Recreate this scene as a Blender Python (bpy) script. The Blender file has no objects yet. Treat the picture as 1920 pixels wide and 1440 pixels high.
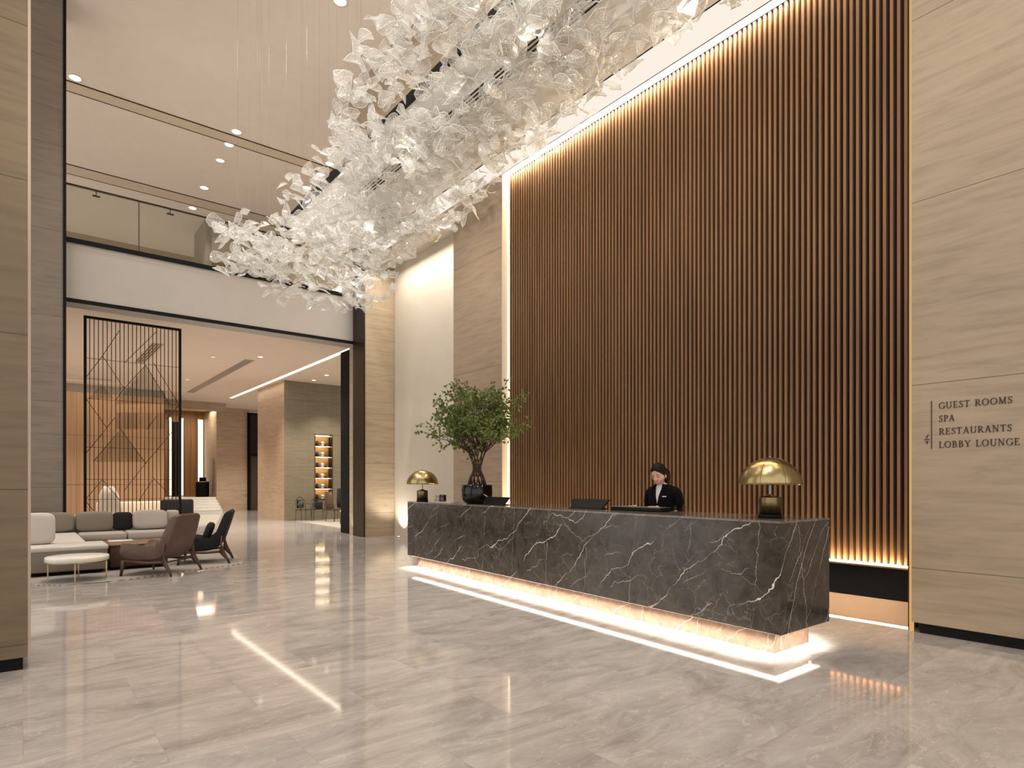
import bpy, bmesh, math, random
from math import sin, cos, pi, radians, sqrt, atan2
from mathutils import Vector, Matrix, noise
R = radians
sc = bpy.context.scene
col = sc.collection
random.seed(7)

# ------------------------------------------------------------------ camera
EYE = 1.45
YAW = 38.5516
cam_d = bpy.data.cameras.new('camera'); cam = bpy.data.objects.new('camera', cam_d); col.objects.link(cam)
cam.location = (0, 0, EYE); cam.rotation_euler = (R(90), 0, -R(YAW))
cam_d.sensor_width = 36; cam_d.sensor_fit = 'HORIZONTAL'; cam_d.lens = 1150.7 / 1920 * 36
cam_d.shift_y = 187 / 1920; cam_d.clip_start = 0.05; cam_d.clip_end = 200
sc.camera = cam

# ------------------------------------------------------------------ world, exposure
W = bpy.data.worlds.new('world'); sc.world = W; W.use_nodes = True
bg = W.node_tree.nodes['Background']; bg.inputs[0].default_value = (1.0, 0.95, 0.90, 1); bg.inputs[1].default_value = 1.25
sc.view_settings.view_transform = 'Standard'; sc.view_settings.look = 'None'
sc.view_settings.gamma = 1; sc.view_settings.use_curve_mapping = False
sc.view_settings.exposure = 0.2
sc.cycles.use_denoising = True
sc.cycles.transparent_max_bounces = 14
sc.cycles.max_bounces = 8
sc.cycles.diffuse_bounces = 4
sc.cycles.glossy_bounces = 4
sc.cycles.transmission_bounces = 6
sc.cycles.sample_clamp_indirect = 4.0
sc.cycles.caustics_reflective = False; sc.cycles.caustics_refractive = False

WARM = (1.0, 0.86, 0.70); SOFT = (1.0, 0.91, 0.81); NEUT = (1.0, 0.96, 0.92); AMBER = (1.0, 0.66, 0.32)

def area(loc, size, power, color=SOFT, rot=(0, 0, 0), sy=None, spread=180):
    d = bpy.data.lights.new('area_light', 'AREA'); d.energy = power; d.color = color
    d.shape = 'RECTANGLE'; d.size = size; d.size_y = sy or size; d.spread = R(spread)
    o = bpy.data.objects.new('area_light', d); o.location = loc; o.rotation_euler = rot; col.objects.link(o); return o

def spot(loc, target, power, color=SOFT, angle=60, blend=0.6, radius=0.05):
    d = bpy.data.lights.new('spot_light', 'SPOT'); d.energy = power; d.color = color
    d.spot_size = R(angle); d.spot_blend = blend; d.shadow_soft_size = radius
    o = bpy.data.objects.new('spot_light', d); o.location = loc
    o.rotation_euler = (Vector(target) - Vector(loc)).to_track_quat('-Z', 'Y').to_euler(); col.objects.link(o); return o

def point(loc, power, color=SOFT, radius=0.03):
    d = bpy.data.lights.new('point_light', 'POINT'); d.energy = power; d.color = color; d.shadow_soft_size = radius
    o = bpy.data.objects.new('point_light', d); o.location = loc; col.objects.link(o); return o

HIGH = 11.8    # ceiling of the double height hall
LOW = 7.07     # ceiling panel over the reception
LNG = 5.5      # ceiling of the lounge beyond the opening
# hall downlights: fixtures in the high ceiling, plus unseen spots added for floor brightness
for p, pw in (((1.04, 19.18), 260), ((4.91, 19.16), 260), ((4.92, 19.87), 160), ((4.96, 23.49), 200), ((7.76, 19.2), 200),
              ((4.98, 25.49), 180), ((5.32, 12.59), 420), ((1.9, 12.6), 420), ((1.9, 7.5), 420), ((1.9, 2.6), 420), ((-1.6, 9.0), 300), ((-1.8, 3.0), 300), ((2.6, 15.2), 260)):
    spot((p[0], p[1], HIGH - 0.06), (p[0], p[1], 0), pw * 2.0, SOFT, 100, 0.9, 0.12)
# unseen area lights added over the panel and upper floor to brighten the ceiling
area((5.4, 4.5, LOW + 0.30), 1.2, 90, SOFT, (pi, 0, 0), 16)
area((3.5, 29.9, 6.75), 9.0, 70, SOFT, (pi, 0, 0), 1.0)
area((3.9, 17.1, 6.75), 6.4, 40, SOFT, (pi, 0, 0), 0.4)
# strips under the overhang of the desk
area((5.12, 6.05, 0.186), 0.06, 135, (1, .87, .75), (0, R(4), -R(3.42)), 6.8, 125)
area((5.30, 2.64, 0.186), 0.66, 6, (1, .86, .72), (0, 0, 0), 0.06, 110)
area((5.74, 6.0, 0.186), 0.05, 60, (1, .86, .72), (0, R(-25), 0), 6.6, 170)
# grazing strips at the foot and the head of the slats
area((6.935, 5.58, 0.615), 0.03, 130, (1, .74, .42), (pi, 0, 0), 6.4)
area((6.925, 5.58, LOW - 0.004), 0.03, 120, (1, .76, .48), (0, 0, 0), 6.4)
# recessed downlights of the reception ceiling panel
for x, y in ((5.9, 1.5), (5.9, 4.2), (5.9, 6.9), (5.9, 9.6), (4.75, 2.6), (4.75, 5.6), (4.75, 8.6), (4.75, 11.6)):
    spot((x, y, LOW - 0.03), (x, y, 0), 45, SOFT, 95, 0.8, 0.06)
spot((2.63, 4.51, HIGH - .1), (2.63, 4.51, 0), 260, NEUT, 5, 0.5, 0.03)
# grazing light on the leaves
for y in (3.0, 5.5, 8.0, 10.5):
    spot((2.2, y - 1.5, 10.8), (4.6, y, 6.4), 260, NEUT, 60, 0.8, 0.1)
spot((6.6, 12.9, 6.9), (4.4, 12.0, 5.9), 260, NEUT, 90, 0.8, 0.05)
spot((3.4, 4.0, 3.2), (4.6, 8.5, 6.6), 0, NEUT, 70, 0.8, 0.1)
# unseen spots added at the left to brighten the ceiling panel and leaves
for y, pw in ((0.0, 1200), (4.0, 1600), (9.0, 1200)):
    spot((-2.6, y, 2.6), (5.2, y + 1.5, 6.9), pw * .85, NEUT, 62, 0.9, 0.25)
# alcove: uplight at the floor and wash from above
spot((7.95, 14.9, 0.10), (8.0, 15.4, 3.0), 60, SOFT, 110, 0.8, 0.03)
spot((7.7, 15.05, 0.10), (8.1, 14.3, 5.0), 40, SOFT, 120, 0.8, 0.03)
area((7.55, 13.0, 7.30), 0.5, 90, SOFT, (0, 0, 0), 4.2)
# tan strip behind the bronze jamb
spot((7.25, 16.5, 0.06), (7.36, 16.5, 3.0), 12, SOFT, 90, 0.8, 0.02)
# lounge downlights
for x, y in ((1.5, 19), (4.5, 19), (7.0, 19), (1.5, 23), (4.5, 23), (7.0, 23), (2.5, 27.5), (5.5, 28), (9.3, 20.5), (9.6, 22.8), (8.0, 31.5), (9.3, 31.8)):
    spot((x, y, LNG - 0.05), (x, y, 0), 620, SOFT, 105, 0.8, 0.06)
area((3.2, 29.2, 5.45), 4.5, 25, WARM, (R(25), 0, 0), 0.1)
area((7.1, 36.0, 5.35), 2.2, 60, WARM, (0, 0, 0), 1.2)

# ------------------------------------------------------------------ materials
def nm(name):
    m = bpy.data.materials.new(name); m.use_nodes = True
    nt = m.node_tree; return m, nt, nt.nodes['Principled BSDF']

def lin(c):
    return tuple(((v / 255) / 12.92 if v / 255 <= 0.04045 else ((v / 255 + 0.055) / 1.055) ** 2.4) for v in c)

def C4(c): return (c[0], c[1], c[2], 1)

def plain(name, rgb, rough=0.5, metal=0.0, spec=0.5, bump=0.0, bscale=60, var=0.06, nscale=3.0, sheen=0, coat=0):
    m, nt, b = nm(name); c = lin(rgb)
    tc = nt.nodes.new('ShaderNodeTexCoord'); n = nt.nodes.new('ShaderNodeTexNoise'); n.inputs['Scale'].default_value = nscale; n.inputs['Detail'].default_value = 4
    nt.links.new(tc.outputs['Object'], n.inputs['Vector'])
    r = nt.nodes.new('ShaderNodeValToRGB'); r.color_ramp.elements[0].position = 0.3; r.color_ramp.elements[1].position = 0.7
    r.color_ramp.elements[0].color = C4([v * (1 - var) for v in c]); r.color_ramp.elements[1].color = C4([v * (1 + var) for v in c])
    nt.links.new(n.outputs['Fac'], r.inputs['Fac']); nt.links.new(r.outputs['Color'], b.inputs['Base Color'])
    b.inputs['Roughness'].default_value = rough; b.inputs['Metallic'].default_value = metal; b.inputs['Specular IOR Level'].default_value = spec
    if sheen: b.inputs['Sheen Weight'].default_value = sheen
    if coat: b.inputs['Coat Weight'].default_value = coat; b.inputs['Coat Roughness'].default_value = 0.08
    if bump:
        n2 = nt.nodes.new('ShaderNodeTexNoise'); n2.inputs['Scale'].default_value = bscale; n2.inputs['Detail'].default_value = 3
        nt.links.new(tc.outputs['Object'], n2.inputs['Vector'])
        bp = nt.nodes.new('ShaderNodeBump'); bp.inputs['Strength'].default_value = bump; bp.inputs['Distance'].default_value = 0.01
        nt.links.new(n2.outputs['Fac'], bp.inputs['Height']); nt.links.new(bp.outputs['Normal'], b.inputs['Normal'])
    return m

def glow(name, color, strength):
    m = bpy.data.materials.new(name); m.use_nodes = True; nt = m.node_tree; nt.nodes.clear()
    e = nt.nodes.new('ShaderNodeEmission'); e.inputs[0].default_value = C4(color); e.inputs[1].default_value = strength
    o = nt.nodes.new('ShaderNodeOutputMaterial'); nt.links.new(e.outputs[0], o.inputs[0]); return m

def math_node(nt, op, a, b=None, clamp=False):
    n = nt.nodes.new('ShaderNodeMath'); n.operation = op; n.use_clamp = clamp
    for i, v in enumerate((a, b)):
        if v is None: continue
        if isinstance(v, (int, float)): n.inputs[i].default_value = v
        else: nt.links.new(v, n.inputs[i])
    return n.outputs[0]

def mixc(nt, fac, a, b, mode='MIX'):
    n = nt.nodes.new('ShaderNodeMix'); n.data_type = 'RGBA'; n.blend_type = mode
    for sock, v in ((n.inputs[0], fac), (n.inputs[6], a), (n.inputs[7], b)):
        if isinstance(v, (int, float)): sock.default_value = v
        elif isinstance(v, tuple): sock.default_value = v
        else: nt.links.new(v, sock)
    return n.outputs[2]

def stone(name, rgb, along='y', joints=(0.0, 1.78), vjoint=None, rough=0.45, var=0.15, jdark=0.72, tilt=0.0):
    """Veined stone cladding: fine grain stretched along the wall, thin open joints at fixed courses."""
    m, nt, b = nm(name); c = lin(rgb)
    tc = nt.nodes.new('ShaderNodeTexCoord'); mp = nt.nodes.new('ShaderNodeMapping')
    s = {'y': (1.0, 0.9, 9.0), 'x': (0.9, 1.0, 9.0)}[along]
    mp.inputs['Scale'].default_value = s; mp.inputs['Rotation'].default_value = (tilt if along == 'y' else 0, tilt if along == 'x' else 0, 0)
    nt.links.new(tc.outputs['Object'], mp.inputs['Vector'])
    n = nt.nodes.new('ShaderNodeTexNoise'); n.inputs['Scale'].default_value = 1.6; n.inputs['Detail'].default_value = 9; n.inputs['Roughness'].default_value = 0.62; n.inputs['Distortion'].default_value = 0.5
    nt.links.new(mp.outputs['Vector'], n.inputs['Vector'])
    r = nt.nodes.new('ShaderNodeValToRGB'); e = r.color_ramp.elements
    e[0].position = 0.28; e[1].position = 0.75
    e[0].color = C4([v * (1 - 1.6 * var) for v in c]); e[1].color = C4([min(1, v * (1 + var)) for v in c])
    k = e.new(0.5); k.color = C4(c)
    nt.links.new(n.outputs['Fac'], r.inputs['Fac'])
    n2 = nt.nodes.new('ShaderNodeTexNoise'); n2.inputs['Scale'].default_value = 0.55; n2.inputs['Detail'].default_value = 2
    nt.links.new(tc.outputs['Object'], n2.inputs['Vector'])
    big = math_node(nt, 'MULTIPLY_ADD', n2.outputs['Fac'], 0.22); nt.nodes[-1].inputs[2].default_value = 0.89
    comb = nt.nodes.new('ShaderNodeCombineColor')
    for i in range(3): nt.links.new(big, comb.inputs[i])
    base = mixc(nt, 1.0, r.outputs['Color'], comb.outputs[0], 'MULTIPLY')
    sep = nt.nodes.new('ShaderNodeSeparateXYZ'); nt.links.new(tc.outputs['Object'], sep.inputs[0])
    def line(sock, off, step, w):
        a = math_node(nt, 'SUBTRACT', sock, off); a = math_node(nt, 'DIVIDE', a, step); a = math_node(nt, 'ADD', a, 0.5)
        a = math_node(nt, 'FRACT', a); a = math_node(nt, 'SUBTRACT', a, 0.5); a = math_node(nt, 'ABSOLUTE', a)
        return math_node(nt, 'LESS_THAN', a, w / step)
    j = line(sep.outputs[2], joints[0], joints[1], 0.0045)
    if vjoint:
        j = math_node(nt, 'MAXIMUM', j, line(sep.outputs[1 if along == 'y' else 0], vjoint[0], vjoint[1], 0.003))
    out = mixc(nt, j, base, C4([v * jdark * 0.6 for v in c]))
    nt.links.new(out, b.inputs['Base Color']); b.inputs['Roughness'].default_value = rough
    return m

def floor_mat():
    m, nt, b = nm('polished_grey_marble')
    tc = nt.nodes.new('ShaderNodeTexCoord')
    br = nt.nodes.new('ShaderNodeTexBrick'); br.inputs['Scale'].default_value = 1.0
    br.inputs['Brick Width'].default_value = 1.2; br.inputs['Row Height'].default_value = 0.6; br.inputs['Mortar Size'].default_value = 0.0015; br.inputs['Mortar Smooth'].default_value = 0.1
    br.inputs['Color1'].default_value = (0.0, 0.0, 0.0, 1); br.inputs['Color2'].default_value = (1, 1, 1, 1); br.inputs['Mortar'].default_value = (0.5, 0.5, 0.5, 1); br.offset = 0.5
    nt.links.new(tc.outputs['Object'], br.inputs['Vector'])
    # vein field shifted per tile
    add = nt.nodes.new('ShaderNodeVectorMath'); add.operation = 'MULTIPLY_ADD'; add.inputs[1].default_value = (7.3, 3.1, 0)
    nt.links.new(br.outputs['Color'], add.inputs[0]); nt.links.new(tc.outputs['Object'], add.inputs[2])
    mp = nt.nodes.new('ShaderNodeMapping'); mp.inputs['Scale'].default_value = (0.75, 2.0, 1); mp.inputs['Rotation'].default_value = (0, 0, R(8))
    nt.links.new(add.outputs[0], mp.inputs['Vector'])
    n = nt.nodes.new('ShaderNodeTexNoise'); n.inputs['Scale'].default_value = 1.5; n.inputs['Detail'].default_value = 10; n.inputs['Roughness'].default_value = 0.68; n.inputs['Distortion'].default_value = 1.2
    nt.links.new(mp.outputs[0], n.inputs['Vector'])
    r = nt.nodes.new('ShaderNodeValToRGB'); e = r.color_ramp.elements
    e[0].position = 0.26; e[0].color = C4(lin((134, 128, 125))); e[1].position = 0.76; e[1].color = C4(lin((194, 189, 185)))
    k = e.new(0.48); k.color = C4(lin((166, 160, 156)))
    nt.links.new(n.outputs['Fac'], r.inputs['Fac'])
    g = nt.nodes.new('ShaderNodeSeparateColor'); nt.links.new(br.outputs['Color'], g.inputs[0])
    tone = math_node(nt, 'MULTIPLY_ADD', g.outputs[0], 0.09); nt.nodes[-1].inputs[2].default_value = 0.94
    comb = nt.nodes.new('ShaderNodeCombineColor')
    for i in range(3): nt.links.new(tone, comb.inputs[i])
    c1 = mixc(nt, 1.0, r.outputs['Color'], comb.outputs[0], 'MULTIPLY')
    # fine pale threads
    n3 = nt.nodes.new('ShaderNodeTexNoise'); n3.inputs['Scale'].default_value = 2.6; n3.inputs['Detail'].default_value = 5; n3.inputs['Distortion'].default_value = 1.6
    nt.links.new(mp.outputs[0], n3.inputs['Vector'])
    a = math_node(nt, 'SUBTRACT', n3.outputs['Fac'], 0.5); a = math_node(nt, 'ABSOLUTE', a); a = math_node(nt, 'DIVIDE', a, 0.012); a = math_node(nt, 'SUBTRACT', 1.0, a, True); a = math_node(nt, 'MULTIPLY', a, 0.35)
    c2 = mixc(nt, a, c1, C4(lin((214, 206, 196))))
    c3 = mixc(nt, math_node(nt, 'MULTIPLY', br.outputs['Fac'], 0.30), c2, C4(lin((104, 96, 88))))
    nt.links.new(c3, b.inputs['Base Color'])
    rr = math_node(nt, 'MULTIPLY_ADD', n.outputs['Fac'], 0.06); nt.nodes[-1].inputs[2].default_value = 0.03
    nt.links.new(rr, b.inputs['Roughness']); b.inputs['Specular IOR Level'].default_value = 0.75
    return m

def marble_mat(name, dark, mid, vein, rough=0.16, veinamt=1.0):
    """Dark grey-brown marble with thin broken white veins."""
    m, nt, b = nm(name)
    tc = nt.nodes.new('ShaderNodeTexCoord')
    wn = nt.nodes.new('ShaderNodeTexNoise'); wn.inputs['Scale'].default_value = 1.7; wn.inputs['Detail'].default_value = 6; wn.inputs['Roughness'].default_value = 0.6
    nt.links.new(tc.outputs['Object'], wn.inputs['Vector'])
    wv = nt.nodes.new('ShaderNodeVectorMath'); wv.operation = 'MULTIPLY_ADD'; wv.inputs[1].default_value = (0.55, 0.55, 0.55)
    nt.links.new(wn.outputs['Color'], wv.inputs[0]); nt.links.new(tc.outputs['Object'], wv.inputs[2])
    cn = nt.nodes.new('ShaderNodeTexNoise'); cn.inputs['Scale'].default_value = 5.5; cn.inputs['Detail'].default_value = 9; cn.inputs['Roughness'].default_value = 0.72; cn.inputs['Distortion'].default_value = 0.8
    nt.links.new(tc.outputs['Object'], cn.inputs['Vector'])
    r = nt.nodes.new('ShaderNodeValToRGB'); e = r.color_ramp.elements
    e[0].position = 0.33; e[0].color = C4(lin(dark)); e[1].position = 0.72; e[1].color = C4(lin(mid))
    nt.links.new(cn.outputs['Fac'], r.inputs['Fac'])
    out = r.outputs['Color']
    masks = nt.nodes.new('ShaderNodeTexNoise'); masks.inputs['Scale'].default_value = 2.1; masks.inputs['Detail'].default_value = 3
    nt.links.new(tc.outputs['Object'], masks.inputs['Vector'])
    def veins(scale3, rot, scale, width, amt, lo, loc=(0, 0, 0)):
        nonlocal out
        mp = nt.nodes.new('ShaderNodeMapping'); mp.vector_type = 'POINT'; mp.inputs['Scale'].default_value = scale3; mp.inputs['Rotation'].default_value = rot; mp.inputs['Location'].default_value = loc
        nt.links.new(wv.outputs[0], mp.inputs['Vector'])
        v = nt.nodes.new('ShaderNodeTexVoronoi'); v.feature = 'DISTANCE_TO_EDGE'; v.inputs['Scale'].default_value = scale
        nt.links.new(mp.outputs[0], v.inputs['Vector'])
        a = math_node(nt, 'DIVIDE', v.outputs['Distance'], width); a = math_node(nt, 'SUBTRACT', 1.0, a, True)
        mk = math_node(nt, 'SUBTRACT', masks.outputs['Fac'], lo); mk = math_node(nt, 'MULTIPLY', mk, 6.0, True)
        a = math_node(nt, 'MULTIPLY', a, mk); a = math_node(nt, 'MULTIPLY', a, amt * veinamt)
        out = mixc(nt, a, out, C4(lin(vein)))
    fn = nt.nodes.new('ShaderNodeTexNoise'); fn.inputs['Scale'].default_value = 14; fn.inputs['Detail'].default_value = 4
    nt.links.new(tc.outputs['Object'], fn.inputs['Vector'])
    def streak(al, kx, spacing, width, amt, lo, warp, seed):
        nonlocal out
        sp = nt.nodes.new('ShaderNodeSeparateXYZ'); nt.links.new(tc.outputs['Object'], sp.inputs[0])
        big = nt.nodes.new('ShaderNodeTexNoise'); big.inputs['Scale'].default_value = 0.9; big.inputs['Detail'].default_value = 3
        ofs = nt.nodes.new('ShaderNodeVectorMath'); ofs.operation = 'ADD'; ofs.inputs[1].default_value = (seed, seed * 2, seed); nt.links.new(tc.outputs['Object'], ofs.inputs[0]); nt.links.new(ofs.outputs[0], big.inputs['Vector'])
        d = math_node(nt, 'MULTIPLY', sp.outputs[2], cos(al)); d = math_node(nt, 'ADD', d, math_node(nt, 'MULTIPLY', sp.outputs[1], sin(al))); d = math_node(nt, 'ADD', d, math_node(nt, 'MULTIPLY', sp.outputs[0], kx))
        d = math_node(nt, 'ADD', d, math_node(nt, 'MULTIPLY', big.outputs['Fac'], warp)); d = math_node(nt, 'ADD', d, math_node(nt, 'MULTIPLY', fn.outputs['Fac'], 0.07))
        d = math_node(nt, 'DIVIDE', d, spacing); fl = math_node(nt, 'FLOOR', d); d = math_node(nt, 'FRACT', d); d = math_node(nt, 'SUBTRACT', d, 0.5); d = math_node(nt, 'ABSOLUTE', d)
        wn_ = math_node(nt, 'MULTIPLY', masks.outputs['Fac'], width * 2 / spacing)
        a = math_node(nt, 'DIVIDE', d, wn_); a = math_node(nt, 'SUBTRACT', 1.0, a, True); a = math_node(nt, 'POWER', a, 0.6)
        mn = nt.nodes.new('ShaderNodeTexNoise'); mn.inputs['Scale'].default_value = 1.9; mn.inputs['Detail'].default_value = 2
        o2 = nt.nodes.new('ShaderNodeCombineXYZ'); nt.links.new(math_node(nt, 'MULTIPLY', fl, 3.7), o2.inputs[0]); o2.inputs[1].default_value = seed
        v2 = nt.nodes.new('ShaderNodeVectorMath'); v2.operation = 'ADD'; nt.links.new(tc.outputs['Object'], v2.inputs[0]); nt.links.new(o2.outputs[0], v2.inputs[1]); nt.links.new(v2.outputs[0], mn.inputs['Vector'])
        mk = math_node(nt, 'SUBTRACT', mn.outputs['Fac'], lo); mk = math_node(nt, 'MULTIPLY', mk, 7.0, True)
        a = math_node(nt, 'MULTIPLY', a, mk); a = math_node(nt, 'MULTIPLY', a, amt * veinamt); out = mixc(nt, a, out, C4(lin(vein)))
    streak(R(40), -1.3, 0.46, 0.0046, 1.0, 0.43, 0.55, 1.0)
    streak(R(28), -1.0, 0.31, 0.0032, 0.85, 0.50, 0.9, 5.0)
    streak(R(84), 0.6, 0.74, 0.0030, 0.45, 0.42, 0.12, 9.0)
    streak(R(-35), 0.9, 0.85, 0.0040, 0.6, 0.53, 0.7, 13.0)
    veins((1, 1, 1), (R(60), 0, R(30)), 5.0, 0.02, 0.18, 0.44, (1, 5, 2))
    nt.links.new(out, b.inputs['Base Color']); b.inputs['Roughness'].default_value = rough
    b.inputs['Specular IOR Level'].default_value = 0.5
    return m

def wood(name, c1, c2, axis='z', rough=0.45, scale=1.0, joints=None):
    m, nt, b = nm(name)
    tc = nt.nodes.new('ShaderNodeTexCoord'); mp = nt.nodes.new('ShaderNodeMapping')
    mp.inputs['Scale'].default_value = {'z': (14 * scale, 14 * scale, 0.5 * scale), 'y': (14, 0.6, 14), 'x': (0.6, 14, 14)}[axis]
    nt.links.new(tc.outputs['Object'], mp.inputs['Vector'])
    n = nt.nodes.new('ShaderNodeTexNoise'); n.inputs['Scale'].default_value = 1.3; n.inputs['Detail'].default_value = 6; n.inputs['Distortion'].default_value = 0.5
    nt.links.new(mp.outputs[0], n.inputs['Vector'])
    r = nt.nodes.new('ShaderNodeValToRGB'); r.color_ramp.elements[0].position = 0.3; r.color_ramp.elements[1].position = 0.72
    r.color_ramp.elements[0].color = C4(lin(c1)); r.color_ramp.elements[1].color = C4(lin(c2))
    nt.links.new(n.outputs['Fac'], r.inputs['Fac']); out = r.outputs['Color']
    if joints:
        sep = nt.nodes.new('ShaderNodeSeparateXYZ'); nt.links.new(tc.outputs['Object'], sep.inputs[0])
        for ax, off, step, w in joints:
            a = math_node(nt, 'SUBTRACT', sep.outputs[ax], off); a = math_node(nt, 'DIVIDE', a, step); a = math_node(nt, 'FRACT', a); a = math_node(nt, 'LESS_THAN', a, w / step)
            out = mixc(nt, a, out, C4([v * 0.5 for v in lin(c1)]))
    nt.links.new(out, b.inputs['Base Color']); b.inputs['Roughness'].default_value = rough
    return m

def glass_mat(name, tint=(0.93, 0.94, 0.92), refl=0.10, rough=0.0):
    m = bpy.data.materials.new(name); m.use_nodes = True; nt = m.node_tree; nt.nodes.clear()
    t = nt.nodes.new('ShaderNodeBsdfTransparent'); t.inputs[0].default_value = C4(tint)
    g = nt.nodes.new('ShaderNodeBsdfGlossy'); g.inputs['Roughness'].default_value = rough
    f = nt.nodes.new('ShaderNodeFresnel'); f.inputs['IOR'].default_value = 1.45
    fac = math_node(nt, 'MULTIPLY_ADD', f.outputs[0], 0.9); nt.nodes[-1].inputs[2].default_value = refl * 0.3
    mx = nt.nodes.new('ShaderNodeMixShader'); nt.links.new(fac, mx.inputs[0]); nt.links.new(t.outputs[0], mx.inputs[1]); nt.links.new(g.outputs[0], mx.inputs[2])
    o = nt.nodes.new('ShaderNodeOutputMaterial'); nt.links.new(mx.outputs[0], o.inputs[0]); return m

def leaf_glass(name):
    """Hand blown glass leaf: clear sheet with cloudy, crackled patches and a glossy skin."""
    m = bpy.data.materials.new(name); m.use_nodes = True; nt = m.node_tree; nt.nodes.clear()
    tc = nt.nodes.new('ShaderNodeTexCoord')
    n = nt.nodes.new('ShaderNodeTexNoise'); n.inputs['Scale'].default_value = 7; n.inputs['Detail'].default_value = 4; n.inputs['Distortion'].default_value = 1.5
    nt.links.new(tc.outputs['Object'], n.inputs['Vector'])
    t = nt.nodes.new('ShaderNodeBsdfTransparent'); t.inputs[0].default_value = (0.96, 0.96, 0.95, 1)
    d = nt.nodes.new('ShaderNodeBsdfDiffuse'); d.inputs[0].default_value = (0.86, 0.85, 0.83, 1)
    tl = nt.nodes.new('ShaderNodeBsdfTranslucent'); tl.inputs[0].default_value = (0.86, 0.85, 0.83, 1)
    g = nt.nodes.new('ShaderNodeBsdfGlossy'); g.inputs['Roughness'].default_value = 0.12; g.inputs[0].default_value = (0.95, 0.95, 0.95, 1)
    bp = nt.nodes.new('ShaderNodeBump'); bp.inputs['Strength'].default_value = 0.9; bp.inputs['Distance'].default_value = 0.02
    nt.links.new(n.outputs['Fac'], bp.inputs['Height']); nt.links.new(bp.outputs[0], g.inputs['Normal'])
    m1 = nt.nodes.new('ShaderNodeMixShader'); m1.inputs[0].default_value = 0.5; nt.links.new(d.outputs[0], m1.inputs[1]); nt.links.new(tl.outputs[0], m1.inputs[2])
    m2 = nt.nodes.new('ShaderNodeMixShader'); m2.inputs[0].default_value = 0.30; nt.links.new(m1.outputs[0], m2.inputs[1]); nt.links.new(g.outputs[0], m2.inputs[2])
    lw = nt.nodes.new('ShaderNodeLayerWeight'); lw.inputs[0].default_value = 0.35
    a = math_node(nt, 'MULTIPLY', lw.outputs['Facing'], 0.45)
    c = math_node(nt, 'MULTIPLY', n.outputs['Fac'], 0.55)
    f = math_node(nt, 'ADD', a, c); f = math_node(nt, 'ADD', f, 0.02, True)
    mx = nt.nodes.new('ShaderNodeMixShader'); nt.links.new(f, mx.inputs[0]); nt.links.new(t.outputs[0], mx.inputs[1]); nt.links.new(m2.outputs[0], mx.inputs[2])
    o = nt.nodes.new('ShaderNodeOutputMaterial'); nt.links.new(mx.outputs[0], o.inputs[0]); return m

def leaf_green(name):
    m, nt, b = nm(name)
    g = nt.nodes.new('ShaderNodeNewGeometry'); r = nt.nodes.new('ShaderNodeValToRGB')
    r.color_ramp.elements[0].color = C4(lin((52, 70, 38))); r.color_ramp.elements[1].color = C4(lin((104, 122, 66)))
    nt.links.new(g.outputs['Random Per Island'], r.inputs['Fac']); nt.links.new(r.outputs['Color'], b.inputs['Base Color'])
    b.inputs['Roughness'].default_value = 0.5
    tl = nt.nodes.new('ShaderNodeBsdfTranslucent'); tl.inputs[0].default_value = C4(lin((120, 140, 40)))
    mx = nt.nodes.new('ShaderNodeMixShader'); mx.inputs[0].default_value = 0.3; out = nt.nodes['Material Output']
    nt.links.new(b.outputs[0], mx.inputs[1]); nt.links.new(tl.outputs[0], mx.inputs[2]); nt.links.new(mx.outputs[0], out.inputs[0])
    return m

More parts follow.
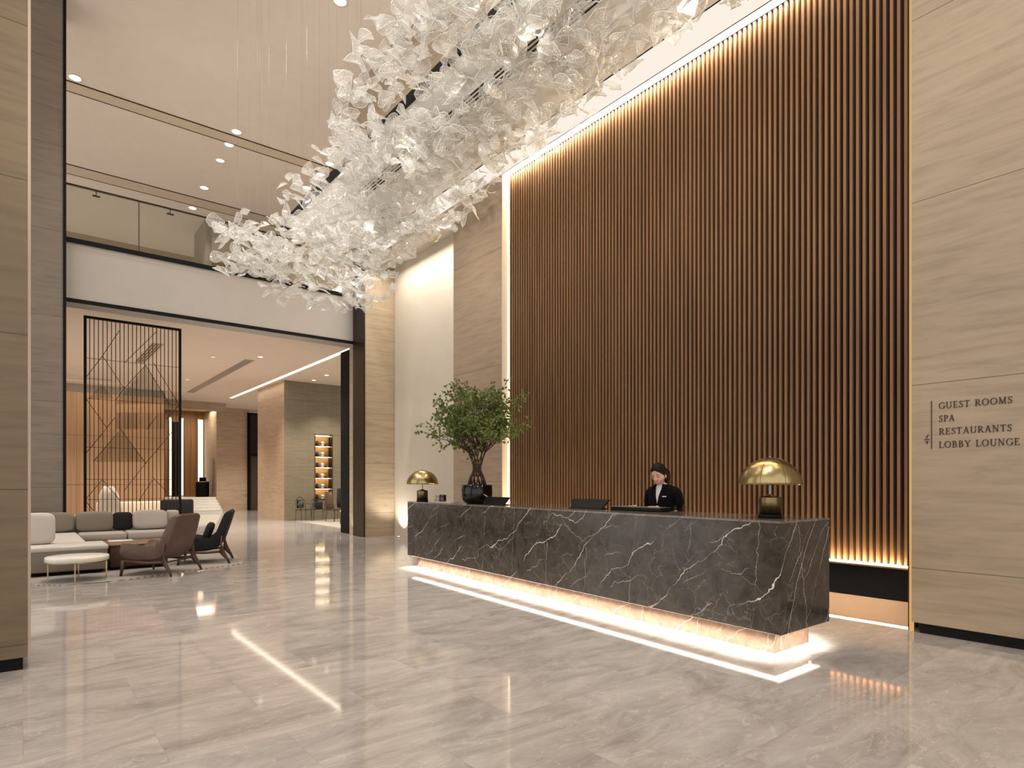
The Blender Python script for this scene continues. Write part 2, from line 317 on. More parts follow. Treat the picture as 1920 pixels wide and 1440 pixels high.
M = dict(
    floor=floor_mat(),
    trav_right=stone('travertine_right', (160, 142, 120), 'y', (0.63, 1.78), (1.0, 50), tilt=R(6)),
    trav_mid=stone('travertine_middle', (158, 137, 114), 'y', (1.49, 2.13), None, tilt=R(6)),
    trav_near=stone('travertine_near', (110, 94, 70), 'x', (0.2, 1.205), None),
    trav_grey=stone('stone_grey', (126, 116, 104), 'x', (1.38, 1.79), None),
    trav_stub=stone('travertine_stub', (170, 153, 128), 'x', (0.65, 1.36), (7.24, 5)),
    trav_lounge=stone('travertine_lounge', (176, 152, 126), 'y', (1.1, 1.9), (25.6, 1.3)),
    olive=stone('olive_stone', (116, 106, 84), 'x', (0.8, 1.32), (8.0, 0.95)),
    plaster=plain('cream_plaster', (198, 189, 173), 0.7, var=0.02),
    ceiling=plain('ceiling_paint', (214, 203, 190), 0.8, var=0.02),
    canopyc=plain('grey_ceiling_paint', (226, 225, 222), 0.75, var=0.02),
    fascia=plain('fascia_plaster', (176, 170, 164), 0.6, var=0.02),
    lounge_ceiling=plain('lounge_ceiling_paint', (224, 206, 186), 0.7, var=0.02),
    band=plain('ceiling_band_paint', (196, 182, 160), 0.7, var=0.02),
    black=plain('black_metal', (7, 6, 6), 0.6, 0.0, spec=0.2),
    dark=plain('dark_gap', (8, 7, 6), 0.8),
    bronze=plain('dark_bronze', (54, 40, 29), 0.36, 0.7, nscale=1.2, var=0.2),
    brasspanel=plain('brushed_copper_plate', (182, 152, 122), 0.4, 0.85),
    gold=plain('gold_trim', (222, 172, 88), 0.3, 0.8),
    brass=plain('brushed_brass', (166, 148, 108), 0.27, 1.0, var=0.10, nscale=6),
    brassdark=plain('aged_brass', (120, 104, 78), 0.28, 1.0, var=0.15, nscale=8),
    slat=wood('slat_wood', (104, 74, 48), (134, 98, 64), 'z', 0.5),
    slatback=plain('slat_backing', (44, 30, 20), 0.8),
    oak=wood('oak_panel', (160, 124, 88), (184, 146, 106), 'z', 0.5, 0.5, joints=((2, 3.42, 10, 0.02), (2, 1.40, 10, 0.03), (0, 0.35, 1.35, 0.012))),
    oakniche=wood('oak_niche', (144, 108, 70), (170, 130, 86), 'z', 0.45, 0.5, joints=((0, 5.9, 0.28, 0.02),)),
    marble=marble_mat('dark_grey_marble', (44, 40, 36), (82, 76, 69), (236, 228, 216)),
    marble_plinth=marble_mat('brown_marble', (78, 62, 50), (108, 90, 76), (236, 220, 200), 0.2, 0.8),
    whitemarble=plain('white_marble', (222, 218, 210), 0.25, var=0.06, nscale=6),
    grey_fabric=plain('grey_fabric', (168, 160, 152), 0.95, bump=0.4, bscale=260, var=0.05),
    taupe_fabric=plain('taupe_fabric', (128, 118, 106), 0.95, bump=0.4, bscale=260, var=0.05),
    pale_fabric=plain('pale_grey_fabric', (196, 190, 184), 0.95, bump=0.4, bscale=260, var=0.04),
    dark_fabric=plain('black_fabric', (24, 22, 21), 0.95, bump=0.3, bscale=200, var=0.1),
    brown_leather=plain('brown_leather', (88, 66, 54), 0.5, bump=0.3, bscale=40, var=0.22, nscale=4),
    walnut=wood('walnut_wood', (62, 42, 30), (88, 62, 46), 'z', 0.45),
    rug=plain('grey_rug', (128, 120, 114), 0.98, bump=0.6, bscale=120, var=0.2, nscale=18),
    glass=glass_mat('clear_glass', (0.90, 0.90, 0.86), 0.15),
    smoke=glass_mat('smoked_glass', (0.45, 0.42, 0.36), 0.2),
    leafglass=leaf_glass('blown_glass_leaf'),
    leafrim=plain('frosted_glass_rim', (226, 224, 218), 0.2, var=0.03),
    wire=plain('steel_wire', (150, 140, 124), 0.4, 0.6),
    green=leaf_green('tree_leaf'), bark=plain('dark_bark', (58, 42, 32), 0.8, bump=0.5, bscale=60),
    pot=plain('black_glazed_pot', (5, 5, 5), 0.12, spec=0.4), soil=plain('soil', (36, 28, 22), 0.95),
    led_white=glow('led_white', (1.0, 0.86, 0.66), 9.0),
    led_desk=glow('led_desk', (1.0, 0.86, 0.72), 4.0),
    led_warm=glow('led_warm', (1.0, 0.82, 0.60), 14.0),
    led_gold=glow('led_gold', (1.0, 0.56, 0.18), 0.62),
    led_soft=glow('led_soft', (1.0, 0.80, 0.55), 1.7),
    led_step=glow('led_step', (1.0, 0.82, 0.6), 1.0),
    led_cove=glow('led_cove', (1.0, 0.92, 0.78), 9),
    led_shelf=glow('led_shelf', (1.0, 0.80, 0.52), 26.0),
    luminous=glow('cream_strip_painted_glow', (1.0, 0.90, 0.78), 0.85),  # lit look of the cream ceiling strip, put in as its own glow
    lens=glow('lamp_lens', (1.0, 0.93, 0.82), 7.0),
    lens_dim=glow('lamp_lens_dim', (1.0, 0.92, 0.82), 1.1),
    ring=plain('white_trim_ring', (226, 218, 206), 0.4),
    screenblk=plain('black_plastic', (4, 4, 5), 0.5, spec=0.25), steel=plain('brushed_steel', (150, 146, 140), 0.35, 0.9),
    skin=plain('skin', (206, 164, 140), 0.5, var=0.03), hair=plain('dark_hair', (12, 8, 7), 0.65, spec=0.2, bump=0.4, bscale=90), lips=plain('lips', (160, 88, 80), 0.45), brow=plain('brow_hair', (40, 28, 24), 0.8),
    suit=plain('black_suit_cloth', (5, 5, 8), 0.95, spec=0.15, bump=0.2, bscale=300), shirt=plain('white_shirt_cloth', (206, 200, 196), 0.8),
    sign=plain('dark_bronze_lettering', (66, 50, 34), 0.5, 0.3),
    pattern=plain('mottled_silver', (150, 142, 134), 0.3, 0.6, var=0.7, nscale=60),
    cream=plain('cream_cloth', (216, 200, 178), 0.8), orna=plain('pale_ornament', (196, 190, 180), 0.4), ornd=plain('dark_ornament', (58, 40, 26), 0.5),
)

# ------------------------------------------------------------------ mesh helpers
class MB:
    def __init__(s): s.v = []; s.f = []; s.m = []; s.sm = []
    def add(s, vs, fs, mi=0, smooth=False):
        o = len(s.v); s.v += [tuple(v) for v in vs]
        for f in fs: s.f.append(tuple(i + o for i in f)); s.m.append(mi); s.sm.append(smooth)
    def box(s, x0, y0, z0, x1, y1, z1, mi=0):
        v = [(x, y, z) for z in (z0, z1) for y in (y0, y1) for x in (x0, x1)]
        s.add(v, [(0, 2, 3, 1), (4, 5, 7, 6), (0, 1, 5, 4), (1, 3, 7, 5), (3, 2, 6, 7), (2, 0, 4, 6)], mi)
    def bbox(s, x0, y0, z0, x1, y1, z1, bev=0.01, seg=2, mi=0, mat=None):
        bm = bmesh.new(); bmesh.ops.create_cube(bm, size=1)
        for v in bm.verts: v.co = Vector(((x0 + x1) / 2 + v.co.x * (x1 - x0), (y0 + y1) / 2 + v.co.y * (y1 - y0), (z0 + z1) / 2 + v.co.z * (z1 - z0)))
        bmesh.ops.bevel(bm, geom=list(bm.edges), offset=bev, segments=seg, profile=0.5, affect='EDGES')
        s.bm(bm, mi, True, mat)
    def bm(s, bm, mi=0, smooth=False, mat=None):
        bm.verts.index_update(); vs = [(mat @ v.co if mat else v.co.copy()) for v in bm.verts]
        s.add(vs, [[v.index for v in f.verts] for f in bm.faces], mi, smooth); bm.free()
    def prism(s, poly, z0, z1, mi=0):
        n = len(poly); s.add([(x, y, z0) for x, y in poly] + [(x, y, z1) for x, y in poly],
              [tuple(reversed(range(n))), tuple(range(n, 2 * n))] + [(i, (i + 1) % n, n + (i + 1) % n, n + i) for i in range(n)], mi)
    def lathe(s, prof, c=(0, 0, 0), n=32, mi=0, smooth=True):
        vs = []; fs = []
        for r, z in prof:
            for k in range(n): a = 2 * pi * k / n; vs.append((c[0] + r * cos(a), c[1] + r * sin(a), c[2] + z))
        for i in range(len(prof) - 1):
            for k in range(n): a, b = i * n + k, i * n + (k + 1) % n; fs.append((a, b, b + n, a + n))
        if prof[0][0] > 1e-6: fs.append(tuple(reversed(range(n))))
        if prof[-1][0] > 1e-6: fs.append(tuple(range((len(prof) - 1) * n, len(prof) * n)))
        s.add(vs, fs, mi, smooth)
    def cyl(s, x, y, z0, z1, r, n=20, mi=0): s.lathe([(r, z0), (r, z1)], (x, y, 0), n, mi, False)
    def tube(s, pts, rad, n=8, mi=0, smooth=True, flat=1.0, up=(0, 0, 1), caps=True):
        """Swept ellipse along pts; rad a number or one (r) / (rx, ry) per point."""
        P = [Vector(p) for p in pts]; vs = []; fs = []
        U_ = Vector(up)
        for i, p in enumerate(P):
            t = (P[min(i + 1, len(P) - 1)] - P[max(i - 1, 0)]).normalized()
            a = t.cross(U_)
            if a.length < 1e-3: a = t.cross(Vector((1, 0, 0)))
            a.normalize(); b = a.cross(t).normalized()
            r = rad[i] if isinstance(rad, (list, tuple)) else rad
            ra, rb = (r if isinstance(r, (list, tuple)) else (r, r * flat))
            for k in range(n):
                th = 2 * pi * k / n; vs.append(p + a * (ra * cos(th)) + b * (rb * sin(th)))
        for i in range(len(P) - 1):
            for k in range(n): q, w = i * n + k, i * n + (k + 1) % n; fs.append((q, w, w + n, q + n))
        if caps: fs.append(tuple(reversed(range(n)))); fs.append(tuple(range((len(P) - 1) * n, len(P) * n)))
        s.add(vs, fs, mi, smooth)
    def bar(s, a, b, w, h=None, mi=0):
        s.tube([a, b], (w / 1.414, (h or w) / 1.414) if False else w * 0.6, 4, mi, False)
    def soft(s, c, size, p=4.0, n=20, mi=0, puff=0.0, mat=None):
        """Rounded cushion (superellipsoid)."""
        vs = []; fs = []
        def sp(v, e): return math.copysign(abs(v) ** e, v)
        e = 2.0 / p; m_ = n
        for i in range(m_ + 1):
            ph = -pi / 2 + pi * i / m_
            for k in range(2 * n):
                th = 2 * pi * k / (2 * n)
                x = sp(cos(ph), e) * sp(cos(th), e); y = sp(cos(ph), e) * sp(sin(th), e); z = sp(sin(ph), e)
                v = Vector((x * size[0] / 2, y * size[1] / 2, z * size[2] / 2))
                v = (mat @ v) if mat else v
                vs.append((c[0] + v[0], c[1] + v[1], c[2] + v[2]))
        for i in range(m_):
            for k in range(2 * n): a, b = i * 2 * n + k, i * 2 * n + (k + 1) % (2 * n); fs.append((a, b, b + 2 * n, a + 2 * n))
        s.add(vs, fs, mi, True)
    def build(s, name, mats, parent=None, loc=None, fix=True):
        me = bpy.data.meshes.new(name); me.from_pydata(s.v, [], s.f)
        if not isinstance(mats, (list, tuple)): mats = [mats]
        for m in mats: me.materials.append(m)
        me.polygons.foreach_set('material_index', s.m); me.polygons.foreach_set('use_smooth', s.sm)
        if fix:
            bm = bmesh.new(); bm.from_mesh(me); bmesh.ops.remove_doubles(bm, verts=bm.verts, dist=1e-6)
            bmesh.ops.recalc_face_normals(bm, faces=bm.faces); bm.to_mesh(me); bm.free()
        me.update(); o = bpy.data.objects.new(name, me); col.objects.link(o)
        if parent: o.parent = parent
        if loc: o.location = loc
        return o

def tag(o, label=None, cat=None, group=None, kind=None):
    if label: o['label'] = label
    if cat: o['category'] = cat
    if group: o['group'] = group
    if kind: o['kind'] = kind
    return o
def thing(name, label, cat, loc=(0, 0, 0), rz=0, group=None):
    o = bpy.data.objects.new(name, None); col.objects.link(o); o.location = loc; o.rotation_euler = (0, 0, rz); o.empty_display_size = 0.1
    return tag(o, label, cat, group)
def copy_tree(o, parent=None):
    c = o.copy(); col.objects.link(c); c.parent = parent
    for ch in list(o.children): copy_tree(ch, c)
    return c
def struct(name, mats, parts, label=None):
    b = MB()
    for p in parts: b.box(*p)
    o = b.build(name, mats); tag(o, kind='structure')
    if label: o['label'] = label
    return o

# ------------------------------------------------------------------ the shell
b = MB(); b.box(-9, -6, -0.1, 16, 44, 0.0); tag(b.build('floor', M['floor']), 'polished grey marble tile floor', kind='structure')
struct('ceiling', M['ceiling'], [(-9, -6, HIGH, 16, 31.3, HIGH + 0.2)], 'high beige hall ceiling')
# canopy panel over the reception
struct('ceiling_panel', M['canopyc'], [(4.47, -6, LOW, 6.33, 13.6, LOW + 0.12)], 'grey-white lower ceiling panel over the reception')
struct('trim_1', M['black'], [(4.43, -6, LOW - 0.03, 4.47, 13.62, LOW + 0.12), (4.43, 13.6, LOW - 0.03, 6.33, 13.63, LOW + 0.12)], 'black edge trim of the lower ceiling panel')
struct('trim_2', M['dark'], [(6.33, -6, LOW + 0.08, 6.44, 13.6, LOW + 0.12), (6.325, -6, LOW - .002, 6.335, 13.6, LOW + 0.1)], 'black slot between ceiling panel and wall strip')
struct('ceiling_strip', M['luminous'], [(6.44, -6, LOW, 6.8, 13.6, LOW + 0.12)], 'cream ceiling strip along the slatted wall, lit look made by emission')
struct('ceiling_alcove', M['plaster'], [(6.8, 10.43, 7.5, 8.15, 15.5, 7.6)], 'alcove ceiling')
# right stone wall, niche surround, middle pillar
struct('wall_right', M['trav_right'], [(6.8, -6, 0.10, 7.4, 2.26, LOW), (6.80, -6, LOW + .42, 7.4, 15.5, HIGH), (6.8, -6, LOW, 7.4, 2.26, LOW + .42), (6.8, 10.43, LOW + .53, 7.4, 15.5, LOW + .6)], 'beige travertine wall at the right')
struct('baseboard_right', M['black'], [(6.83, -6, 0.0, 7.3, 2.20, 0.10)], 'black recessed base under the right wall')
struct('pillar_middle', M['trav_mid'], [(6.8, 8.83, 0.0, 8.15, 10.43, LOW)], 'taupe travertine pier left of the slatted wall')
struct('wall_alcove', M['plaster'], [(8.15, 10.43, 0.0, 8.4, 15.5, 7.6)], 'smooth cream alcove wall')
struct('wall_stub', M['trav_stub'], [(7.26, 15.52, 0.0, 10.6, 16.18, HIGH)], 'warm travertine pier right of the bronze jamb')
struct('trim_3', M['bronze'], [(7.22, 15.50, 0.0, 7.26, 16.2, HIGH)], 'dark bronze jamb of the tall opening')
struct('trim_4', M['trav_stub'], [(7.38, 16.22, 0.0, 7.6, 16.8, 5.38)], 'narrow tan jamb strip')
# left pillars
struct('pillar_near', M['trav_near'], [(-2.4, 6.1, 0.10, 0.03, 6.75, HIGH)], 'large olive-beige stone pillar at the left edge')
struct('trim_5', plain('pale_corner_stone', (176, 156, 138), 0.4), [(0.03, 6.1, 0.10, 0.048, 6.75, HIGH)], 'pale metal corner strip of the near pillar')
struct('baseboard_near', M['black'], [(-2.35, 6.13, 0.0, 0.0, 6.7, 0.10)], 'black recessed base of the near pillar')
struct('pillar_left', M['trav_grey'], [(-3.0, 16.0, 0.0, 0.66, 17.0, HIGH)], 'grey stone pillar behind the sofa')
struct('trim_6', M['black'], [(0.66, 15.98, 0.0, 0.715, 17.0, HIGH)], 'black edge strip of the grey pillar')
# balcony slab and header
struct('wall_fascia', M['fascia'], [(0.715, 16.2, 5.42, 7.38, 16.75, 6.64)], 'pale balcony fascia over the opening')
struct('trim_7', M['black'], [(0.715, 16.17, 5.35, 7.22, 16.21, 5.43)], 'black line along the bottom of the fascia')
struct('trim_8', M['black'], [(0.715, 16.17, 6.63, 7.22, 16.25, 6.73)], 'black channel along the top of the fascia')
struct('trim_9', M['fascia'], [(0.715, 16.21, 5.36, 7.38, 16.75, 5.42)], 'underside of the header')
struct('floor_upper', M['fascia'], [(0.715, 16.75, 6.3, 16, 31.0, 6.6)], 'upper floor slab')
struct('wall_fin', M['trav_grey'], [(5.57, 26.1, 6.6, 5.78, 28.2, HIGH)], 'grey fin wall on the upper floor')
struct('wall_upper', M['brassdark'], [(-3, 31.0, 6.6, 16, 31.2, HIGH - 0.0)], 'brown wall at the back of the upper floor')
bpy.data.objects['wall_upper'].data.materials[0] = plain('upper_wall_brown', (150, 128, 100), 0.7)
# ceiling bands in the high ceiling
for i, (y0, y1) in enumerate(((19.43, 19.9), (24.5, 25.2))):
    bb = MB(); bb.box(-3, y0, HIGH - 0.012, 8.2, y1, HIGH + 0.01, 0)
    bb.box(-3, y0 - 0.03, HIGH - 0.02, 8.2, y0, HIGH, 1); bb.box(-3, y1, HIGH - 0.02, 8.2, y1 + 0.03, HIGH, 1)
    tag(bb.build('trim_%d' % (10 + i), [M['band'], M['bronze']]), 'recessed band across the high ceiling', kind='structure')
struct('wall_hall_right', M['ceiling'], [(8.25, 16.2, 6.6, 8.4, 31.0, HIGH)], 'upper floor side wall')
# lounge shell
struct('ceiling_lounge', M['lounge_ceiling'], [(-3, 16.75, LNG, 7.62, 31.0, LNG + 0.15), (7.78, 16.75, LNG, 16, 31.0, LNG + 0.15), (4.9, 31.0, LNG, 16, 43, LNG + .15)], 'cream lounge ceiling')
bb = MB(); bb.box(7.62, 17.3, LNG + 0.10, 7.78, 31.0, LNG + 0.14); tag(bb.build('trim_12', M['led_cove']), 'long lit cove in the lounge ceiling', kind='structure')
struct('wall_oak', M['oak'], [(-3, 30.5, 0.0, 4.86, 30.7, 5.2)], 'oak panelled wall behind the screen')
struct('trim_13', plain('frieze_grey', (128, 116, 104), 0.6), [(-3, 30.45, 5.2, 4.86, 30.7, LNG)], 'grey frieze over the oak wall')
struct('trim_14', M['trav_lounge'], [(4.86, 33.2, 5.1, 8.0, 33.6, LNG), (4.86, 30.5, 5.2, 5.0, 33.6, LNG)], 'beige beam over the stairs')
struct('wall_stair_right', M['trav_lounge'], [(8.0, 35.1, 0.0, 9.63, 43, LNG)], 'beige pier right of the stairs')
struct('wall_niche', M['oakniche'], [(4.0, 38.0, 0.0, 8.0, 38.2, LNG)], 'oak wall at the top of the stairs')
struct('wall_stair_left', M['oakniche'], [(4.7, 30.7, 0.0, 4.85, 38.0, LNG)], 'oak wall left of the stairs')
struct('wall_olive', M['olive'], [(8.02, 24.3, 0.0, 9.19, 24.7, LNG), (9.95, 24.3, 0.0, 16, 24.7, LNG), (9.19, 24.3, 0, 9.95, 24.7, 0.80), (9.19, 24.3, 3.45, 9.95, 24.7, LNG), (9.0, 24.7, 0, 10.2, 24.8, LNG)], 'olive stone wall holding the lit display niche')
struct('wall_lounge_side', M['trav_lounge'], [(7.98, 24.3, 0.0, 8.02, 27.75, LNG), (8.02, 24.8, 0, 8.3, 27.75, LNG)], 'pinkish stone wall end beside the olive wall')
struct('wall_far', M['trav_lounge'], [(8.3, 27.6, 0, 8.4, 27.75, LNG), (10.74, 34.6, 0.0, 16, 35.1, LNG), (4, 43, 0, 16, 43.2, LNG)], 'far stone wall')
# far bronze door with transom
dr = thing('door_1', None, None, (9.62, 34.9, 0)); dr['kind'] = 'structure'
b = MB(); b.box(-0.08, 0.1, 0, 0.06, 0.19, 5.3); b.box(0, 0, 0, 0.06, 0.1, 5.3); b.box(1.06, 0, 0, 1.12, 0.1, 5.3); b.box(0.06, 0, 5.2, 1.06, 0.1, 5.3); b.box(0.06, 0, 2.95, 1.06, 0.1, 3.1); b.build('door_frame', M['black'], dr)
b = MB(); b.box(0.06, 0.03, 3.1, 1.06, 0.06, 5.2); b.build('transom_pane', M['bronze'], dr)
b = MB(); b.box(0.06, 0.03, 0, 1.06, 0.07, 2.95); b.box(0.12, 0.02, 0.1, 1.0, 0.03, 2.85); b.build('door_leaf', plain('dark_brown_door', (62, 42, 26), 0.5), dr)
# folded black panels beside the opening
t = thing('folding_partition', 'black folded partition panels stacked beside the bronze jamb', 'folding partition', (7.38, 16.85, 0))
for k in range(6):
    b = MB(); b.bbox(0, k * 0.1, 0.01, 0.5, k * 0.1 + 0.085, 5.34, 0.008, 1); b.build('panel', M['black'], t)

# ------------------------------------------------------------------ slatted wall
t = thing('slatted_wall_panel', 'tall brown wood slat wall behind the reception desk', 'wall panel', (6.95, 5.55, 0))
X0, Y0 = 6.95, 5.55
b = MB(); n = 99
for k in range(n):
    y = 2.36 + (8.78 - 2.36) * k / (n - 1)
    b.box(0.0, y - 0.0145 - Y0, 0.62, 0.055, y + 0.0145 - Y0, LOW)
b.build('slats', M['slat'], t)
b = MB(); b.box(0.10, 2.30 - Y0, 0.0, 0.14, 8.83 - Y0, 7.25); b.build('backing', M['slatback'], t)
b = MB(); b.box(-0.035, 2.33 - Y0, 0.585, 0.10, 8.82 - Y0, 0.60); b.build('ledge', M['brasspanel'], t)
b = MB(); b.box(0.0, 2.33 - Y0, 0.26, 0.03, 8.82 - Y0, 0.585); b.build('black_base_panel', M['black'], t)
b = MB(); b.box(-0.01, 2.33 - Y0, 0.012, 0.04, 8.82 - Y0, 0.26); b.build('copper_base_plate', M['brasspanel'], t)['label'] = 'copper coloured base plate'
b = MB(); b.box(0.062, 2.36 - Y0, 0.602, 0.092, 8.80 - Y0, 0.612); b.box(-0.008, 2.33 - Y0, 0.001, 0.03, 8.82 - Y0, 0.011); b.build('bottom_led', M['led_warm'], t)
b = MB(); b.box(-0.135, 2.30 - Y0, LOW + 0.004, -0.01, 8.815 - Y0, LOW + 0.02); b.build('top_led', M['led_white'], t)
b = MB(); b.box(0.0, 8.79 - Y0, 0.6, 0.02, 8.80 - Y0, 7.2); b.build('side_led', M['led_white'], t)
b = MB(); b.box(-0.05, 2.295 - Y0, 0.0, 0.06, 2.325 - Y0, 7.2); b.build('end_post', M['bronze'], t)
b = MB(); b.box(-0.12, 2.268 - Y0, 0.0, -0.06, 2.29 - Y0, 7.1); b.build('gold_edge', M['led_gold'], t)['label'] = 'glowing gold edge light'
# niche reveals
struct('trim_15', M['plaster'], [(6.80, 8.815, 0.0, 7.05, 8.83, LOW + 0.2)], 'cream lit reveal at the left of the slat wall')
struct('trim_16', M['bronze'], [(6.795, 2.26, LOW - 0.005, 6.81, 8.83, LOW + 0.13)], 'thin dark edge above the lit soffit')
struct('wall_niche_top', M['plaster'], [(6.8, 2.26, LOW + 0.22, 7.4, 10.43, LOW + 0.35), (7.15, 2.26, 0, 7.4, 8.83, LOW + .25)], 'back of the slat niche')

# ------------------------------------------------------------------ wall sign
GL = {}
def arc(cx, cy, rx, ry, a0, a1, thick, thin, n=18):
    """Curved stroke, heavier where it runs vertically."""
    out = []
    for i in range(n + 1):
        a = R(a0 + (a1 - a0) * i / n); w = thin + (thick - thin) * abs(cos(a)) ** 1.5
        out.append((cx + rx * cos(a), cy + ry * sin(a), w))
    return out
TK, TN = 0.135, 0.055
def L(x0, y0, x1, y1, w=TK): return [(x0, y0, w), (x1, y1, w)]
def S(x, y, w=0.30): return L(x - w / 2, y, x + w / 2, y, 0.045)
def stem(x): return [L(x, 0, x, 1), S(x, 0.02), S(x, 0.98)]
GL['G'] = (0.86, [arc(0.45, 0.5, 0.38, 0.48, 40, 325, TK, TN, 26), L(0.76, 0.10, 0.76, 0.42), S(0.74, 0.44, 0.3), L(0.745, 0.72, 0.76, 0.92, 0.05)])
GL['U'] = (0.86, [L(0.16, 1, 0.16, 0.36), arc(0.43, 0.36, 0.27, 0.35, 180, 360, TK, TN), L(0.70, 0.36, 0.70, 1, 0.06), S(0.16, 0.98), S(0.70, 0.98, 0.26)])
GL['E'] = (0.70, stem(0.18) + [L(0.18, 0.975, 0.58, 0.975, 0.05), L(0.18, 0.51, 0.48, 0.51, 0.05), L(0.18, 0.025, 0.62, 0.025, 0.05), L(0.58, 0.8, 0.58, 1, 0.05), L(0.48, 0.42, 0.48, 0.6, 0.05), L(0.63, 0.0, 0.63, 0.22, 0.05)])
GL['S'] = (0.62, [[(0.50, 0.78, 0.05), (0.45, 0.92, 0.06), (0.31, 0.97, 0.06), (0.17, 0.90, 0.09), (0.12, 0.76, 0.11), (0.19, 0.61, 0.13), (0.33, 0.51, 0.14), (0.45, 0.40, 0.13), (0.51, 0.25, 0.11), (0.45, 0.10, 0.09), (0.30, 0.03, 0.06), (0.15, 0.07, 0.06), (0.09, 0.23, 0.05)], L(0.51, 0.76, 0.51, 1, 0.045), L(0.08, 0, 0.08, 0.25, 0.045)])
GL['T'] = (0.74, [L(0.36, 0, 0.36, 1), S(0.36, 0.02), L(0.04, 0.975, 0.68, 0.975, 0.05), L(0.04, 0.8, 0.04, 1, 0.05), L(0.68, 0.8, 0.68, 1, 0.05)])
GL['R'] = (0.80, stem(0.18) + [[(0.18, 0.975, 0.05), (0.38, 0.975, 0.05)], arc(0.38, 0.74, 0.20, 0.235, 90, -90, TK, TN), L(0.18, 0.505, 0.38, 0.505, 0.05), L(0.38, 0.50, 0.70, 0.02, 0.12), S(0.72, 0.02, 0.18)])
GL['O'] = (0.94, [arc(0.47, 0.5, 0.38, 0.48, 0, 360, TK, TN, 30)])
GL['M'] = (1.02, [L(0.16, 0, 0.18, 1, 0.06), L(0.18, 1, 0.50, 0.05, 0.13), L(0.50, 0.05, 0.82, 1, 0.055), L(0.84, 0, 0.82, 1, TK), S(0.16, 0.02, 0.26), S(0.86, 0.02, 0.3), S(0.14, 0.98, 0.2), S(0.88, 0.98, 0.2)])
GL['P'] = (0.68, stem(0.18) + [L(0.18, 0.975, 0.36, 0.975, 0.05), arc(0.36, 0.72, 0.21, 0.255, 90, -90, TK, TN), L(0.18, 0.465, 0.36, 0.465, 0.05)])
GL['A'] = (0.84, [L(0.12, 0, 0.41, 1, 0.06), L(0.41, 1, 0.72, 0, TK), L(0.22, 0.34, 0.62, 0.34, 0.05), S(0.12, 0.02, 0.24), S(0.72, 0.02, 0.28)])
GL['N'] = (0.90, [L(0.16, 0, 0.16, 1, 0.06), L(0.16, 1, 0.72, 0.02, 0.13), L(0.72, 0, 0.72, 1, 0.06), S(0.16, 0.02, 0.26), S(0.12, 0.98, 0.2), S(0.72, 0.98, 0.26)])
GL['L'] = (0.66, stem(0.18) + [L(0.18, 0.025, 0.60, 0.025, 0.05), L(0.61, 0, 0.61, 0.24, 0.05)])
GL['B'] = (0.74, stem(0.18) + [L(0.18, 0.975, 0.36, 0.975, 0.05), arc(0.36, 0.755, 0.18, 0.22, 90, -90, TK, TN), L(0.18, 0.53, 0.38, 0.53, 0.05), arc(0.38, 0.275, 0.22, 0.25, 90, -90, TK, TN), L(0.18, 0.025, 0.38, 0.025, 0.05)])
GL['Y'] = (0.80, [L(0.40, 0, 0.40, 0.45), L(0.40, 0.45, 0.10, 1, 0.13), L(0.40, 0.45, 0.68, 1, 0.055), S(0.40, 0.02), S(0.10, 0.98, 0.24), S(0.68, 0.98, 0.22)])
GL[' '] = (0.42, [])
def lettering(text, y_left, y_right, word, h):
    wtot = sum(GL[c][0] for c in text) + 0.12 * (len(text) - 1); sx = (y_left - y_right) / wtot
    b = MB(); x = 0; d0, d1 = -0.006, 0.0005
    wi = 0
    for c in text:
        if c == ' ': wi += 1
        for st in (GL[c][1] if wi == word else ()):
            pl = []; n = len(st)
            for i, (px, py, w) in enumerate(st):
                q0 = st[max(i - 1, 0)]; q1 = st[min(i + 1, n - 1)]
                tx, ty = (q1[0] - q0[0]) * sx / h, (q1[1] - q0[1]); l = sqrt(tx * tx + ty * ty) or 1
                nx, ny = -ty / l * w / 2, tx / l * w / 2
                X, Z = (x + px) * sx, py * h
                pl.append((X + nx * h, Z + ny * h, X - nx * h, Z - ny * h))
            for i in range(n - 1):
                a, c2 = pl[i], pl[i + 1]; q = [(a[0], a[1]), (a[2], a[3]), (c2[2], c2[3]), (c2[0], c2[1])]
                vs = [(d0, -u, v) for u, v in q] + [(d1, -u, v) for u, v in q]
                b.add(vs, [(0, 1, 2, 3), (7, 6, 5, 4), (0, 4, 5, 1), (1, 5, 6, 2), (2, 6, 7, 3), (3, 7, 4, 0)])
        x += GL[c][0] + 0.12
    return b
t = thing('wall_sign', 'dark metal directory lettering on the right travertine wall, GUEST ROOMS to LOBBY LOUNGE', 'sign', (6.8, 2.03, 1.79))
for text, yr, z in (('GUEST ROOMS', 1.475, 0.370), ('SPA', 1.905, 0.247), ('RESTAURANTS', 1.478, 0.125), ('LOBBY LOUNGE', 1.425, 0.0)):
    for k, word in enumerate(text.split()):
        o = lettering(text, 2.03, yr, k, 0.060).build('lettering', M['sign'], t, (0, 0, z)); o['label'] = 'raised letters reading ' + word
b = MB(); b.box(-0.006, 0.057, -0.005, 0.0005, 0.064, 0.452); b.build('divider_bar', M['sign'], t)
b = MB()
def flat(pts):
    n = len(pts); b.add([(-0.006, -u, v) for u, v in pts] + [(0.0005, -u, v) for u, v in pts], [tuple(range(n)), tuple(reversed(range(n, 2 * n)))] + [(i, (i + 1) % n, n + (i + 1) % n, n + i) for i in range(n)])
flat([(-0.125, 0.082), (-0.075, 0.084), (-0.075, 0.089), (-0.100, 0.090), (-0.125, 0.087)])
flat([(-0.112, 0.068), (-0.102, 0.066), (-0.085, 0.071), (-0.098, 0.040)])
flat([(-0.108, 0.095), (-0.098, 0.100), (-0.088, 0.118), (-0.086, 0.134), (-0.094, 0.126), (-0.104, 0.110)])
b.build('emblem', M['sign'], t)

